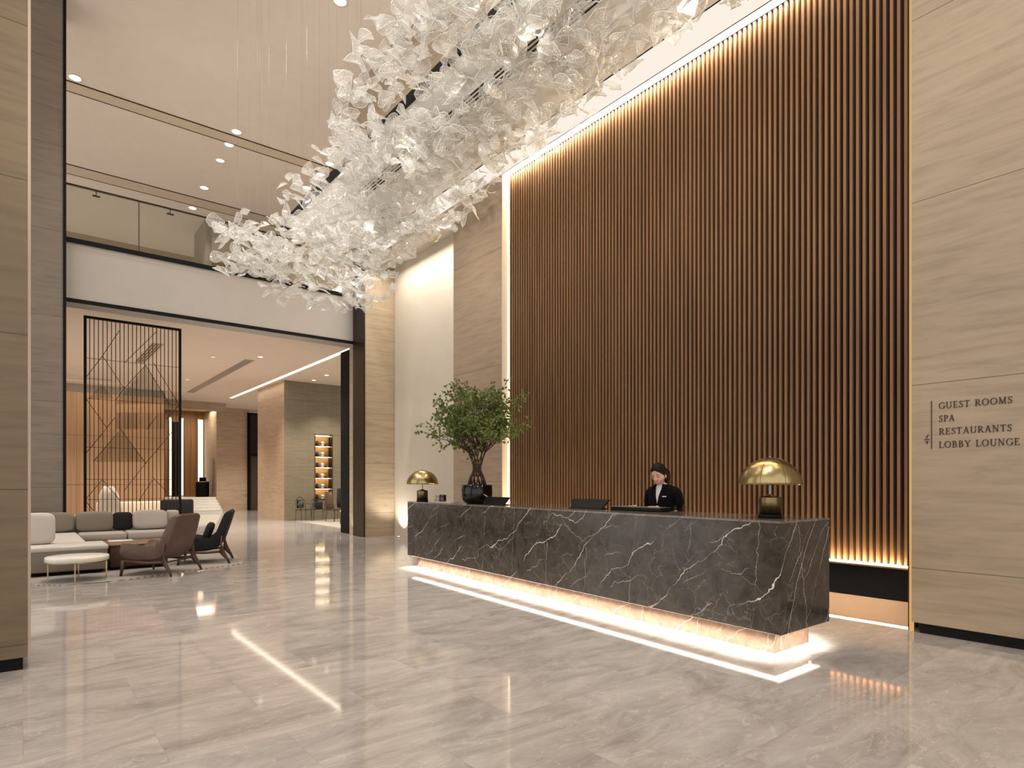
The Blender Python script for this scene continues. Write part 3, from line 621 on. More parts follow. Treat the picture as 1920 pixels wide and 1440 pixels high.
# ------------------------------------------------------------------ reception desk
DZ0, DZ1 = 0.198, 1.14
FL, FR, BR, BL = (5.30, 9.60), (4.88, 2.575), (5.754, 2.575), (5.80, 9.60)
t = thing('reception_desk', 'long dark marble reception desk with a glowing plinth', 'reception desk', (5.4, 6.0, 0))
def sh(p): return (p[0] - 5.4, p[1] - 6.0)
b = MB(); b.prism([sh(p) for p in (FL, FR, BR, BL)], DZ0, DZ1 - 0.022); b.build('body', M['marble'], t)
b = MB(); b.prism([sh(p) for p in ((FL[0] - .003, FL[1] + .003), (FR[0] - .003, FR[1] - .003), (BR[0] + .003, BR[1] - .003), (BL[0] + .003, BL[1] + .003))], DZ1 - 0.020, DZ1); b.build('top', marble_mat('polished_top_marble', (92, 84, 78), (128, 120, 112), (220, 212, 200), 0.08), t)['label'] = 'paler polished counter top'
pf = lambda y: 5.30 - (9.60 - y) * 0.42 / 7.025
PL, PR, PBR, PBL = (pf(9.48) + .13, 9.48), (pf(2.70) + .13, 2.70), (5.62, 2.70), (5.68, 9.48)
b = MB(); b.prism([sh(p) for p in (PL, PR, PBR, PBL)], 0.0, DZ0); b.build('plinth', M['marble_plinth'], t)['label'] = 'brown recessed marble plinth'
b = MB()
b.prism([sh(p) for p in ((PL[0] - .115, 9.47), (PR[0] - .115, 2.595), (PR[0] - .004, 2.595), (PL[0] - .004, 9.47))], DZ0 - 0.006, DZ0 - 0.001)
b.prism([sh(p) for p in ((PR[0] - .004, 2.595), (5.62, 2.595), (5.62, 2.695), (PR[0] - .004, 2.695))], DZ0 - 0.006, DZ0 - 0.001)
b.prism([sh(p) for p in ((5.66, 2.70), (5.675, 2.70), (5.72, 9.4), (5.70, 9.4))], DZ0 - 0.012, DZ0 - 0.001)
b.build('plinth_led', M['led_desk'], t)

# ------------------------------------------------------------------ table lamps
def lamp(x, y, label):
    t = thing('table_lamp', label, 'table lamp', (x, y, DZ1), 0, 'brass dome lamps on the desk')
    Rr = 0.270
    pr = [(Rr * sin(a) , 0.30 + 0.245 * cos(a)) for a in [R(90 - 90 * i / 16) for i in range(17)]]
    b = MB(); b.lathe(pr[:-1] + [(0.001, 0.545)], n=48); o = b.build('lamp_shade', M['brass'], t)
    o.modifiers.new('thickness', 'SOLIDIFY').thickness = 0.004
    b = MB(); b.lathe([(0.256, 0.303), (0.215, 0.40), (0.12, 0.49), (0.001, 0.515)], n=40); b.build('shade_lining', plain('white_enamel', (240, 226, 206), 0.5), t)
    b = MB()
    for k in range(8):
        a = 2 * pi * k / 8 + 0.2
        b.tube([(r * 1.002 * cos(a), r * 1.002 * sin(a), z + 0.001) for r, z in pr], 0.0018, 5)
    b.build('seams', M['brassdark'], t)
    b = MB(); b.lathe([(0.001, 0.560), (0.007, 0.556), (0.008, 0.549), (0.004, 0.542), (0.001, .541)], n=12); b.build('finial', M['brass'], t)
    b = MB(); b.lathe([(0.095, 0.035), (0.095, 0.185), (0.092, 0.19), (0.03, 0.205), (0.018, 0.215), (0.001, 0.216)], n=40); b.build('base', M['brassdark'], t)
    b = MB(); b.lathe([(0.098, 0.0), (0.100, 0.004), (0.100, 0.030), (0.095, 0.0345)], n=40); b.build('foot', M['black'], t)
    b = MB(); b.cyl(0, 0, 0.21, 0.40, 0.011, 14); b.build('stem', M['steel'], t)
    b = MB(); b.soft((0, 0, 0.43), (0.06, 0.06, 0.08), 2, 10); b.build('bulb', M['lens'], t)
    point((x + 0.05, y - 0.02, DZ1 + 0.375), 9, WARM, 0.03)
    return t
lamp(5.31, 2.90, 'large brass dome lamp on the near right end of the desk')
lamp(5.44, 9.33, 'brass dome lamp at the far left end of the desk')

# ------------------------------------------------------------------ desk equipment
def monitor(y, w, label, h=0.115, x=5.56):
    t = thing('counter_monitor', label, 'monitor', (x, y, DZ1), 0, 'black monitors seen from behind on the desk')
    b = MB(); v = [(-0.10, -w * .44, 0.012), (-0.10, w * .44, 0.012), (-0.02, w / 2, h), (-0.02, -w / 2, h), (-0.085, -w * .44, 0.006), (-0.085, w * .44, 0.006), (-0.004, w / 2, h - .008), (-0.004, -w / 2, h - .008)]
    b.add(v, [(0, 1, 2, 3), (7, 6, 5, 4), (0, 4, 5, 1), (1, 5, 6, 2), (2, 6, 7, 3), (3, 7, 4, 0)]); b.build('screen_shell', M['screenblk'], t)
    b = MB(); b.bbox(-0.14, -w * .42, 0, 0.03, w * .42, 0.010, 0.003, 1); b.build('base', M['screenblk'], t)
    return t
monitor(7.22, 0.58, 'black monitor back nearest the potted tree', 0.115, 5.50)
monitor(5.38, 0.62, 'black monitor back in the middle of the desk, left of the receptionist', 0.12, 5.56)
t = thing('flat_terminal', 'low flat black terminal with a steel edge before the receptionist', 'monitor', (5.49, 4.56, DZ1))
b = MB(); b.bbox(-0.09, -0.36, 0, 0.10, 0.36, 0.045, 0.004, 1); b.build('housing', M['screenblk'], t)
b = MB(); b.box(-0.092, -0.36, 0.0455, 0.10, 0.36, 0.049); b.build('steel_edge', M['steel'], t)
t = thing('silver_ornament', 'mottled silver and black ornament beside the far lamp', 'ornament', (5.44, 8.80, DZ1 + 0.012))
b = MB(); b.lathe([(0.07, 0), (0.065, 0.03), (0.04, 0.06), (0.052, 0.09), (0.05, 0.11), (0.03, 0.125), (0.001, .128)], n=22); o = b.build('carved_body', M['pattern'], t)
t = thing('smoked_glass_jar', 'small smoked glass jar beside the silver ornament', 'jar', (5.44, 8.66, DZ1 + 0.012))
b = MB(); b.lathe([(0.05, 0), (0.054, 0.01), (0.054, 0.115), (0.050, 0.115), (0.049, 0.012), (0.001, .011)], n=24); b.build('body', M['smoke'], t)
b = MB(); b.lathe([(0.047, 0.013), (0.047, 0.07), (0.001, 0.071)], n=20); b.build('contents', M['ornd'], t)
b = MB(); b.bbox(5.36, 8.30, DZ1, 5.50, 8.92, DZ1 + 0.012, 0.003, 1); tag(b.build('serving_tray', M['cream']), 'thin pale tray on the desk left of the plant pot', 'tray')

# ------------------------------------------------------------------ potted tree
TX, TY = 5.52, 7.80
t = thing('potted_tree', 'leafy green tree with twisted stems in a black pot on the desk', 'potted tree', (TX, TY, DZ1))
b = MB(); b.lathe([(0.001, 0), (0.15, 0), (0.20, 0.025), (0.235, 0.08), (0.242, 0.16), (0.238, 0.29), (0.228, 0.295), (0.222, 0.28), (0.222, 0.25)], n=40); b.build('pot', M['pot'], t)
b = MB(); b.lathe([(0.222, 0.262), (0.001, 0.268)], n=30); b.build('soil', M['soil'], t)
b = MB(); fol = MB()
random.seed(21)
def leaf(p, d, s):
    d = d.normalized(); u = d.cross(Vector((random.uniform(-1, 1), random.uniform(-1, 1), random.uniform(-.4, 1)))).normalized(); w = d.cross(u) * 0.15 * s
    fol.add([p, p + d * s * .35 + u * s * .26 + w, p + d * s * .75 + u * s * .18, p + d * s, p + d * s * .75 - u * s * .18, p + d * s * .35 - u * s * .26 + w], [(0, 1, 2, 3), (0, 3, 4, 5)])
def cluster(p, r, n):
    for _ in range(n):
        d = Vector((random.gauss(0, 1), random.gauss(0, 1), random.gauss(0, .8))).normalized()
        q = p + d * r * random.uniform(.1, 1)
        for j in range(3):
            e = (d + Vector((random.gauss(0, .7), random.gauss(0, .7), random.gauss(-.2, .6)))).normalized(); leaf(q, e, random.uniform(.035, .06))
def in_crown(p):
    return True
for k in range(11):
    a0 = 2 * pi * k / 11; r0 = 0.15; a1 = a0 + 2.2 + random.uniform(-.3, .3)
    p0 = Vector((r0 * cos(a0), r0 * sin(a0), 0.25)); p1 = Vector((.055 * cos(a0 + 1.1),   .055 * sin(a0 + 1.1), 0.54)); p2 = Vector((.13 * cos(a1), .13 * sin(a1), 0.80))
    pts = [p0, p0.lerp(p1, .5) + Vector((.02 * cos(a0), .02 * sin(a0), 0)), p1, p1.lerp(p2, .5), p2]
    b.tube(pts, [.016, .014, .013, .012, .011], 7)
    for j in range(7):
        ang = a1 + random.uniform(-1.5, 1.5); el = random.uniform(.42, 1.45); ln = random.uniform(.50, 1.08) * (.78 if el < .75 else 1)
        d = Vector((.9 * cos(ang) * cos(el), .9 * sin(ang) * cos(el), sin(el)))
        q = p2.copy(); pts = [q]; rr = [.009]
        for s in range(5):
            d = (d + Vector((random.gauss(0, .16), random.gauss(0, .16), random.gauss(.03, .10)))).normalized()
            q = q + d * ln / 5; pts.append(q.copy()); rr.append(.009 - .0014 * (s + 1))
            if s >= 1:
                e = (d + Vector((random.gauss(0, .8), random.gauss(0, .8), random.gauss(0, .5)))).normalized(); q2 = q + e * random.uniform(.10, .24)
                b.tube([q, q.lerp(q2, .5) + Vector((0, 0, .01)), q2], [.004, .003, .002], 4)
                if random.random() < .8: cluster(q2, .10, 7)
        b.tube(pts, rr, 5); cluster(q, .13, 12)
b.build('stems', M['bark'], t)
# shape of the crown: three lobes, the highest one over the slat wall
vs = []; 
fol.build('foliage', M['green'], t, fix=False)

# ------------------------------------------------------------------ glass leaf chandelier
random.seed(5)
def leaf_proto(seed):
    rnd = random.Random(seed); vs = []; fs = []; mi = []
    nu, nv = 7, 4; cup = rnd.uniform(.12, .32); twist = rnd.uniform(-.5, .5); bend = rnd.uniform(-.35, .45); ph = rnd.uniform(0, 6); wd = rnd.uniform(.30, .40); pr = rnd.uniform(.42, .58)
    def P(u, v):
        w = wd * (sin(pi * u ** (pr * 1.35)) ** .8 if 0 < u < 1 else 0)
        x = (u - .5) * 1.0; y = w * v * (1 + .12 * sin(9 * u + ph + 2 * v)); z = cup * (abs(v) ** 1.5) * w / wd * .55 + bend * (u - .5) ** 2 + .05 * sin(7 * u + 3 * v + ph) * abs(v)
        a = twist * (u - .5); return Vector((x, y * cos(a) - z * sin(a), y * sin(a) + z * cos(a)))
    for i in range(nu + 1):
        for j in range(nv + 1): vs.append(P(i / nu, -1 + 2 * j / nv))
    for i in range(nu):
        for j in range(nv): a = i * (nv + 1) + j; fs.append((a, a + 1, a + nv + 2, a + nv + 1)); mi.append(0)
    def strip(path, w):
        o = len(vs)
        for i, p in enumerate(path):
            t_ = (path[min(i + 1, len(path) - 1)] - path[max(i - 1, 0)]).normalized(); s_ = t_.cross(Vector((0, 0, 1))).normalized() * w
            vs.extend([p - s_ + Vector((0, 0, w * .7)), p + s_ + Vector((0, 0, w * .7)), p - Vector((0, 0, w))])
        for i in range(len(path) - 1):
            for k in range(3): a = o + i * 3 + k; c = o + i * 3 + (k + 1) % 3; fs.append((a, c, c + 3, a + 3)); mi.append(1)
    for v in (-1, 1): strip([P(i / nu, v) for i in range(nu + 1)], .012)
    strip([P(i / nu, 0) for i in range(nu + 1)], .009)
    for i in (2, 3, 4, 5):
        for v in (-1, 1): strip([P((i - .6) / nu, 0), P(i / nu, .45 * v), P((i + .45) / nu, .85 * v)], .006)
    return vs, fs, mi
PROTO = [leaf_proto(k) for k in range(9)]
# plan of the leaf drift: left and right edge and lower surface along the hall
def edge(y, tab):
    for (a, va), (c, vc) in zip(tab, tab[1:]):
        if a <= y <= c: return va + (vc - va) * (y - a) / (c - a)
    return tab[0][1] if y < tab[0][0] else tab[-1][1]
LEFT = [(2.0, 3.6), (5.5, 3.35), (6.5, 3.2), (7.6, 3.1), (8.6, 3.5), (9.4, 3.85), (10.2, 3.7), (11.0, 3.2), (11.9, 2.7), (12.6, 2.9), (13.3, 4.2)]
RIGHT = [(2.0, 6.0), (5.0, 5.95), (7.0, 6.15), (10.0, 6.2), (12.0, 6.15), (13.3, 6.0)]
BOT = [(2.0, 6.55), (5.0, 6.5), (7.0, 6.4), (9.0, 6.2), (10.5, 5.95), (11.8, 5.55), (13.3, 5.35)]
ch = thing('leaf_chandelier', 'drifting chandelier of clear glass leaves under the ceiling', 'chandelier', (4.6, 8.0, LOW))
def place_leaf(rnd):
    while True:
        y = rnd.uniform(3.0, 13.3); x = rnd.uniform(2.6, 6.25)
        if not (edge(y, LEFT) <= x <= edge(y, RIGHT)): continue
        if y < 5 and rnd.random() < .35: continue
        u = (x - edge(y, LEFT)) / (edge(y, RIGHT) - edge(y, LEFT)); zb = edge(y, BOT) + .25 * (1 - u) * (1 if y < 10.8 else 0) + .12 * sin(2.1 * y + 1.7 * x)
        th = .30 + .25 * min(1, max(0, (y - 9.5) / 3)); z = zb + rnd.uniform(0, 1) ** 1.3 * th * 1.6
        if z > LOW - .18: z = LOW - .18 - rnd.uniform(0, .25)
        s = rnd.uniform(.20, .34)
        m = Matrix.Translation((x, y, z)) @ Matrix.Rotation(rnd.uniform(0, 2 * pi), 4, 'Z') @ Matrix.Rotation(rnd.gauss(0, .55), 4, 'X') @ Matrix.Rotation(rnd.gauss(0, .5), 4, 'Y') @ Matrix.Diagonal((s, s, s, 1))
        return m
rnd = random.Random(11); NL = 1700
allm = [place_leaf(rnd) for _ in range(NL)]
allm.sort(key=lambda m: (m.translation - Vector((0, 0, EYE))).length)
pm = []
for vs, fs, mi in PROTO:
    me = bpy.data.meshes.new('glass_leaf'); me.from_pydata([tuple(v) for v in vs], [], fs); me.materials.append(M['leafglass']); me.materials.append(M['leafrim'])
    me.polygons.foreach_set('material_index', mi); me.polygons.foreach_set('use_smooth', [True] * len(fs)); me.update(); pm.append(me)
off = Matrix.Translation((-4.6, -8.0, -LOW))
for i, m in enumerate(allm[:100]):
    o = bpy.data.objects.new('glass_leaf', pm[i % 9]); col.objects.link(o); o.parent = ch; o.matrix_local = off @ m
b = MB()
for i, m in enumerate(allm[100:]):
    vs, fs, mi = PROTO[i % 9]; mm = off @ m; o_ = len(b.v); b.v += [tuple(mm @ v) for v in vs]; b.f += [tuple(k + o_ for k in f) for f in fs]; b.m += mi; b.sm += [True] * len(fs)
o = b.build('glass_leaves', [M['leafglass'], M['leafrim']], ch, fix=False); o['kind'] = 'stuff'
rnd = random.Random(3)
for m in allm[::18]:
    p = off @ m.translation; top = (LOW if m.translation.x > 4.5 else HIGH) - LOW
    b = MB(); b.tube([p, (p.x, p.y, top)], 0.001, 3); b.build('suspension_wire', M['wire'], ch)

# ceiling diffusers of the panel
for i, (y0, y1, lab) in enumerate(((2.4, 6.2, 'nearest the camera'), (6.5, 8.9, 'in the middle'), (9.2, 11.3, 'farthest along'))):
    t = thing('linear_diffuser', 'dark linear slot diffuser in the lower ceiling panel, %s' % lab, 'air vent', (5.15, (y0 + y1) / 2, LOW), 0, 'slot diffusers in the lower ceiling panel')
    h = (y1 - y0) / 2
    b = MB(); b.box(-0.13, -h, -0.006, 0.13, h, 0.0); b.build('frame', M['canopyc'], t)
    for k in range(4):
        b = MB(); b.box(-0.105 + k * 0.06, -h + .02, -0.009, -0.080 + k * 0.06, h - .02, -0.0062); b.build('slot', M['dark'], t)

# ------------------------------------------------------------------ downlights
def downlight(x, y, z, r, label, group, dim=False, d=0.012):
    t = thing('downlight', label, 'downlight', (x, y, z), 0, group)
    b = MB(); b.lathe([(r * .72, -d * .4), (r * .75, -d), (r, -d * .8), (r, 0.0)], n=24); b.build('trim_ring', M['ring'], t)
    b = MB(); b.lathe([(0.001, -d * .5), (r * .72, -d * .45)], n=20); b.build('lens', M['lens_dim' if dim else 'lens'], t)
G1 = 'round downlights in the high ceiling'
for x, y, lab, dim in ((1.04, 19.18, 'bright downlight at the far left of the high ceiling', 0), (4.91, 19.16, 'downlight just before the first ceiling band, middle', 0), (4.92, 20.02, 'downlight just behind the first ceiling band, middle', 0),
                       (4.94, 21.19, 'unlit-looking downlight in the middle between the ceiling bands', 1), (4.96, 23.49, 'downlight just before the second ceiling band', 0), (7.76, 21.26, 'right downlight midway between the ceiling bands', 0),
                       (7.76, 19.2, 'downlight before the first ceiling band beside the chandelier', 0), (7.79, 20.05, 'downlight behind the first ceiling band beside the chandelier', 0), (4.98, 25.49, 'downlight behind the second ceiling band', 0), (7.8, 23.6, 'dim downlight nearest the chandelier', 1), (5.32, 12.59, 'downlight cut by the top edge of the picture', 0)):
    downlight(x, y, HIGH, 0.17, lab, G1, dim)
G2 = 'small downlights in the lounge ceiling'
for x, y, lab, dim in ((5.92, 20.3, 'lounge ceiling downlight right of the vent', 0), (8.85, 22.2, 'lounge downlight right of the lit cove, near the black partition', 0), (8.9, 24.0 - .4, 'lounge downlight close to the olive wall', 0), (4.75, 21.3, 'faint lounge ceiling downlight between screen and vent', 1), (5.0, 26.5, 'faint lounge ceiling downlight far beyond the screen', 1)):
    downlight(x, y, LNG, 0.10, lab, G2, dim)
for loc, l2, lab in (((5.80, 25.6), 4.6, 'long slatted vent in the lounge ceiling'), ((3.05, 22.0), 1.8, 'short slatted vent in the lounge ceiling seen through the screen')):
    t = thing('ceiling_vent', lab, 'air vent', (loc[0], loc[1], LNG), 0, 'lounge ceiling vents')
    b = MB(); b.box(-0.16, -l2, -0.008, 0.16, l2, 0.0); b.build('frame', M['band'], t)
    for k in range(4): b = MB(); b.box(-0.13 + k * 0.07, -l2 + .03, -0.011, -0.10 + k * 0.07, l2 - .03, -0.0082); b.build('slot', M['bronze'], t)

# ------------------------------------------------------------------ glass balustrade
t = thing('glass_balustrade', 'glass balustrade with thin dark handrail along the balcony', 'balustrade', (0.72, 16.22, 6.73))
for x0, x1 in ((0.0, 1.34), (1.355, 3.95), (3.965, 6.48)):
    b = MB(); b.box(x0, 0, 0.0, x1, 0.018, 1.13); b.build('glass_pane', M['glass'], t)
b = MB(); b.box(0, -0.03, 1.135, 6.5, 0.045, 1.165); b.build('handrail', M['bronze'], t)
for x in (0.54, 1.98, 3.62, 5.0):
    b = MB(); b.box(x - .01, 0.02, 1.04, x + .01, 0.035, 1.135); b.box(x - .07, -0.01, 1.02, x + .07, 0.035, 1.045); b.build('bracket', M['bronze'], t)
b = MB(); b.box(1.34, 0.0, 0.0, 1.355, 0.02, 1.13); b.build('joint_strip', M['bronze'], t)

# ------------------------------------------------------------------ metal screen
YS = 17.3
def sx(px, py):   # picture grid read on the plane of the screen
    F = 1150.7; A = R(YAW); a = (px - 960) / F; r1 = cos(A) - a * sin(A); tt = YS / r1
    return ((sin(A) + a * cos(A)) * tt, EYE + (907 - py) / F * tt)
t = thing('room_divider_screen', 'tall dark metal lattice screen with angular pattern behind the sofa', 'room divider', (2.1, YS, 0))
XL, XR, ZT = 1.10, 3.12, 5.35
b = MB()
for x0, z0, x1, z1 in ((XL, 0, XL + .055, ZT), (XR - .055, 0, XR, ZT), (XL + .055, ZT - .055, XR - .055, ZT), (XL + .055, 0, XR - .055, .05)):
    b.box(x0 - 2.1, -.03, z0, x1 - 2.1, .03, z1)
b.build('frame', M['black'], t)
for k in range(1, 23):
    x = XL + .03 + (XR - XL - .06) * k / 23 - 2.1; b = MB(); b.box(x - .008, -.012, .05, x + .008, .012, ZT - .055); b.build('vertical_bar', M['bronze'], t)
def cr(x, y): return sx(x / 4, 560 + y / 4)
def ln(b, p, q, w=.006, y=-.016):
    b.tube([(p[0] - 2.1, y, p[1]), (q[0] - 2.1, y, q[1])], w, 5)
for z in (4.37, 3.43, 2.30, 1.55, 1.08, 3.90):
    b = MB(); xr = XR - .055 if z != 3.9 else XL + .55; ln(b, (XL + .05, z), (xr, z), .005); b.build('horizontal_rod', M['bronze'], t)
segs = [((645, 590), (768, 430)), ((768, 430), (930, 675)), ((768, 430), (895, 240)), ((930, 675), (1092, 500)), ((1092, 500), (1275, 795)), ((870, 760), (930, 675)), ((1152, 485), (1340, 795)), ((645, 750), (800, 970)),
        ((800, 970), (870, 880)), ((645, 1160), (800, 970)), ((1100, 980), (1180, 870)), ((700, 1220), (905, 980)), ((905, 980), (1092, 1235)), ((1092, 1235), (1290, 1000)), ((1092, 1235), (930, 1440)), ((1245, 905), (1342, 800)), ((935, 480), (1180, 240)),
        ((645, 1500), (768, 1357)), ((768, 1357), (905, 1520)), ((1040, 1520), (1150, 1345)), ((1150, 1345), (1250, 1450)), ((645, 1520), (700, 1590))]
for p, q in segs:
    b = MB(); ln(b, cr(*p), cr(*q), .007); b.build('diagonal_rod', M['bronze'], t)
b = MB()
def hatch(apex, l, r, step=8):
    x = l[0]
    while x < r[0]:
        if x < apex[0]: yt = l[1] + (apex[1] - l[1]) * (x - l[0]) / (apex[0] - l[0] + 1e-6)
        else: yt = apex[1] + (r[1] - apex[1]) * (x - apex[0]) / (r[0] - apex[0] + 1e-6)
        p, q = cr(x, yt), cr(x, l[1]); ln(b, p, q, .0035, -.02); x += step
hatch((1092, 505), (860, 790), (1275, 792)); hatch((905, 985), (700, 1225), (1092, 1228)); hatch((760, 640), (660, 750), (860, 755))
x = 875
while x < 1240:
    ln(b, cr(x, 855), cr(x, 978), .0045 if x < 1020 else .003, -.02); x += 9
b.build('fine_hatching', M['black'], t)['kind'] = 'stuff'

# ------------------------------------------------------------------ sofa group
def rug_poly():
    pts = [(0.05, 11.6), (0.12, 11.05), (0.45, 10.80), (0.95, 10.78), (1.25, 10.86), (3.13, 11.73), (3.46, 13.9), (2.9, 14.6), (0.2, 14.4)]
    return pts
b = MB(); b.prism(rug_poly(), 0.0005, 0.012); o = tag(b.build('area_rug', M['rug']), 'grey patterned rug under the sofa group', 'rug')
m = M['rug']; nt = m.node_tree; bs = nt.nodes['Principled BSDF']; tc = [n for n in nt.nodes if n.type == 'TEX_COORD'][0]
wv = nt.nodes.new('ShaderNodeTexWave'); wv.wave_type = 'RINGS'; wv.inputs['Scale'].default_value = 7; wv.inputs['Distortion'].default_value = 1.5; mp = nt.nodes.new('ShaderNodeMapping'); mp.inputs['Location'].default_value = (-.7, -11.1, 0)
nt.links.new(tc.outputs['Object'], mp.inputs[0]); nt.links.new(mp.outputs[0], wv.inputs[0])
nt.links.new(mixc(nt, wv.outputs['Fac'], C4(lin((104, 98, 94))), C4(lin((190, 182, 174)))), bs.inputs['Base Color'])

t = thing('sectional_sofa', 'large grey L-shaped sectional sofa at the left', 'sofa', (0.6, 14.0, 0))
def sb(name, m_, x0, y0, z0, x1, y1, z1, bev=.03, p=t):
    b = MB(); b.bbox(x0 - .6, y0 - 14, z0, x1 - .6, y1 - 14, z1, bev, 3); return b.build(name, M[m_], p)
sb('plinth', 'black', -.75, 12.0, .013, 1.0, 15.6, .07, .004)
sb('base', 'taupe_fabric', -.85, 11.90, .07, 1.08, 12.74, .40, .02)
sb('end_seat_cushion', 'pale_fabric', -.86, 11.89, .385, 1.09, 12.75, .465, .025)
sb('chaise_base', 'taupe_fabric', -.85, 12.76, .07, .84, 15.7, .30, .02)
sb('chaise_cushion', 'pale_fabric', -.85, 12.76, .305, .86, 15.35, .46, .04)
sb('rear_base', 'taupe_fabric', .86, 14.86, .07, 2.72, 15.7, .30, .02)
sb('seat_cushion', 'grey_fabric', .87, 14.80, .30, 1.68, 15.4, .455, .045)
sb('seat_cushion', 'grey_fabric', 1.69, 14.80, .30, 2.70, 15.4, .46, .045)
sb('backrest', 'grey_fabric', -.85, 15.62, .07, 2.72, 15.80, .80, .04)
sb('arm_end', 'grey_fabric', 2.50, 15.40, .46, 2.74, 15.62, .86, .05)
for x0, x1, m_, lab in ((-.05, .83, 'taupe_fabric', 'darker taupe back cushion'), (.845, 1.50, 'taupe_fabric', 'darker taupe back cushion')):
    b = MB(); b.soft(((x0 + x1) / 2 - .6, 15.47 - 14, .665), (x1 - x0, .24, .41), 5, 14); b.build('back_cushion', M[m_], t)['label'] = lab
for nme, x, y, z, sx_, sy, sz, m_, lab, rx in (
        ('scatter_cushion', 2.16, 15.32, .675, .66, .20, .42, 'grey_fabric', 'plump light grey cushion at the right end of the sofa', -12),
        ('scatter_cushion', 1.67, 15.46, .655, .38, .16, .38, 'dark_fabric', 'black cushion between the grey sofa cushions', 0),
        ('scatter_cushion', .02, 12.60, .722, .80, .26, .51, 'pale_fabric', 'large pale cushion standing on the near end of the sofa', 0)):
    b = MB(); b.soft((0, 0, 0), (sx_, sy, sz), 4.2 if 'pale' not in m_ else 6, 14, mat=Matrix.Rotation(R(rx), 3, 'X')); tag(b.build(nme, M[m_], None, (x, y, z)), lab, 'cushion', 'loose cushions on the sofa')

t = thing('round_side_table', 'low round white marble table on thin brass legs', 'side table', (0.64, 11.24, 0.012))
b = MB(); b.lathe([(.001, .285), (.385, .285), (.40, .292), (.40, .352), (.392, .36), (.001, .36)], n=48); b.build('table_top', M['whitemarble'], t)
b = MB(); b.lathe([(.37, .272), (.385, .272), (.385, .285), (.37, .285)], n=48); b.build('rim_ring', M['brass'], t)
for a in (10, 85, 195, 262):
    b = MB(); x, y = .372 * cos(R(a)), .372 * sin(R(a)); b.box(x - .008, y - .008, 0, x + .008, y + .008, .275); b.build('leg', M['brass'], t)
t = thing('coffee_table', 'dark walnut box coffee table between sofa and brown armchair', 'coffee table', (1.55, 12.5, 0.012))
b = MB(); b.bbox(-.42, -.42, .05, .42, .45, .40, .006, 1); b.build('body', M['walnut'], t)
b = MB(); b.bbox(-.44, -.44, .402, .44, .47, .43, .005, 1); b.build('table_top', plain('brown_table_top', (132, 104, 80), .4), t)
b = MB(); b.box(-.38, -.38, 0, .38, .41, .05); b.build('plinth', M['black'], t)
b = MB(); b.bbox(1.16, 12.55, .4425, 1.52, 12.85, .462, .004, 1); tag(b.build('marble_tray', M['whitemarble']), 'white marble tray on the walnut coffee table', 'tray')

def lounge_chair(loc, rz, mat, wood_, label, pillow=False, scale=1.0):
    """Low shell armchair: one-piece scooped shell on splayed wooden legs; faces local +Y."""
    t = thing('lounge_armchair', label, 'armchair', loc, rz, 'low armchairs on the rug')
    w = .36
    # side profile of the shell: seat front -> seat -> back top
    prof = [(.47, .30), (.50, .36), (.47, .415), (.30, .41), (.10, .375), (-.08, .37), (-.16, .42), (-.23, .56), (-.31, .76), (-.37, .93), (-.40, .965), (-.435, .955), (-.44, .92), (-.38, .70), (-.31, .48), (-.25, .34), (-.16, .25), (.0, .215), (.25, .215), (.42, .24)]
    b = MB(); nx = 13; vs = []; fs = []
    n = len(prof)
    for i in range(nx):
        u = -1 + 2 * i / (nx - 1)
        for k, (y, z) in enumerate(prof):
            ww = w * (0.93 if z > .75 else 1.0)
            inner = 2 <= k <= 9
            rise = (.10 * abs(u) ** 3) if (inner and y > -.2) else 0
            fwd = (.07 * abs(u) ** 3) if (inner and y <= -.14) else 0
            rnd_ = (1 - .06 * abs(u) ** 8)
            zz = z * (1 - .03 * abs(u) ** 6) if z > .85 else z
            if not inner and z < .3: zz = z + .03 * abs(u) ** 4
            vs.append((u * ww * rnd_, y + fwd, zz + rise))
    for i in range(nx - 1):
        for k in range(n): a, c = i * n + k, i * n + (k + 1) % n; fs.append((a, c, c + n, a + n))
    fs.append(tuple(range(n))); fs.append(tuple(reversed(range((nx - 1) * n, nx * n))))
    b.add(vs, fs, 0, True); o = b.build('shell', M[mat], t)
    mod = o.modifiers.new('bevel', 'BEVEL'); mod.width = .02; mod.segments = 3; mod.limit_method = 'ANGLE'; mod.angle_limit = R(50)
    for s in (-1, 1):
        b = MB(); b.tube([(s * (w + .012), .40, .24), (s * (w + .02), .415, .12), (s * (w + .03), .43, 0)], [(.022, .035), (.020, .026), (.014, .018)], 8, smooth=True); b.build('leg', M[wood_], t)
        b = MB(); b.tube([(s * (w + .015), -.27, .50), (s * (w + .022), -.26, .36), (s * (w + .028), -.27, .22), (s * (w + .04), -.36, .09), (s * (w + .045), -.40, 0)], [(.010, .02), (.018, .04), (.020, .05), (.016, .026), (.013, .018)], 8); b.build('leg', M[wood_], t)
        b = MB(); b.tube([(s * (w + .012), .40, .225), (s * (w + .012), 0, .205), (s * (w + .02), -.27, .22)], [(.015, .022)] * 3, 8); b.build('side_rail', M[wood_], t)
    b = MB(); b.box(-w - .01, .36, .195, w + .01, .39, .215); b.box(-w - .01, -.24, .195, w + .01, -.21, .215); b.build('cross_rail', M[wood_], t)
    return t
lounge_chair((1.77, 11.25, 0.012), R(47.5), 'brown_leather', 'walnut', 'brown leather lounge armchair seen from behind, nearest the camera')
lounge_chair((2.66, 12.34, 0.012), R(72), 'dark_fabric', 'walnut', 'black upholstered lounge armchair to the right of the brown one')
b = MB(); mt = Matrix.Rotation(R(72), 3, 'Z') @ Matrix.Rotation(R(20), 3, 'X'); b.soft((0, 0, 0), (.46, .13, .34), 3.6, 12, mat=mt); tag(b.build('scatter_cushion', M['dark_fabric'], None, (2.68, 12.34, .575)), 'black cushion leaning in the black armchair', 'cushion')

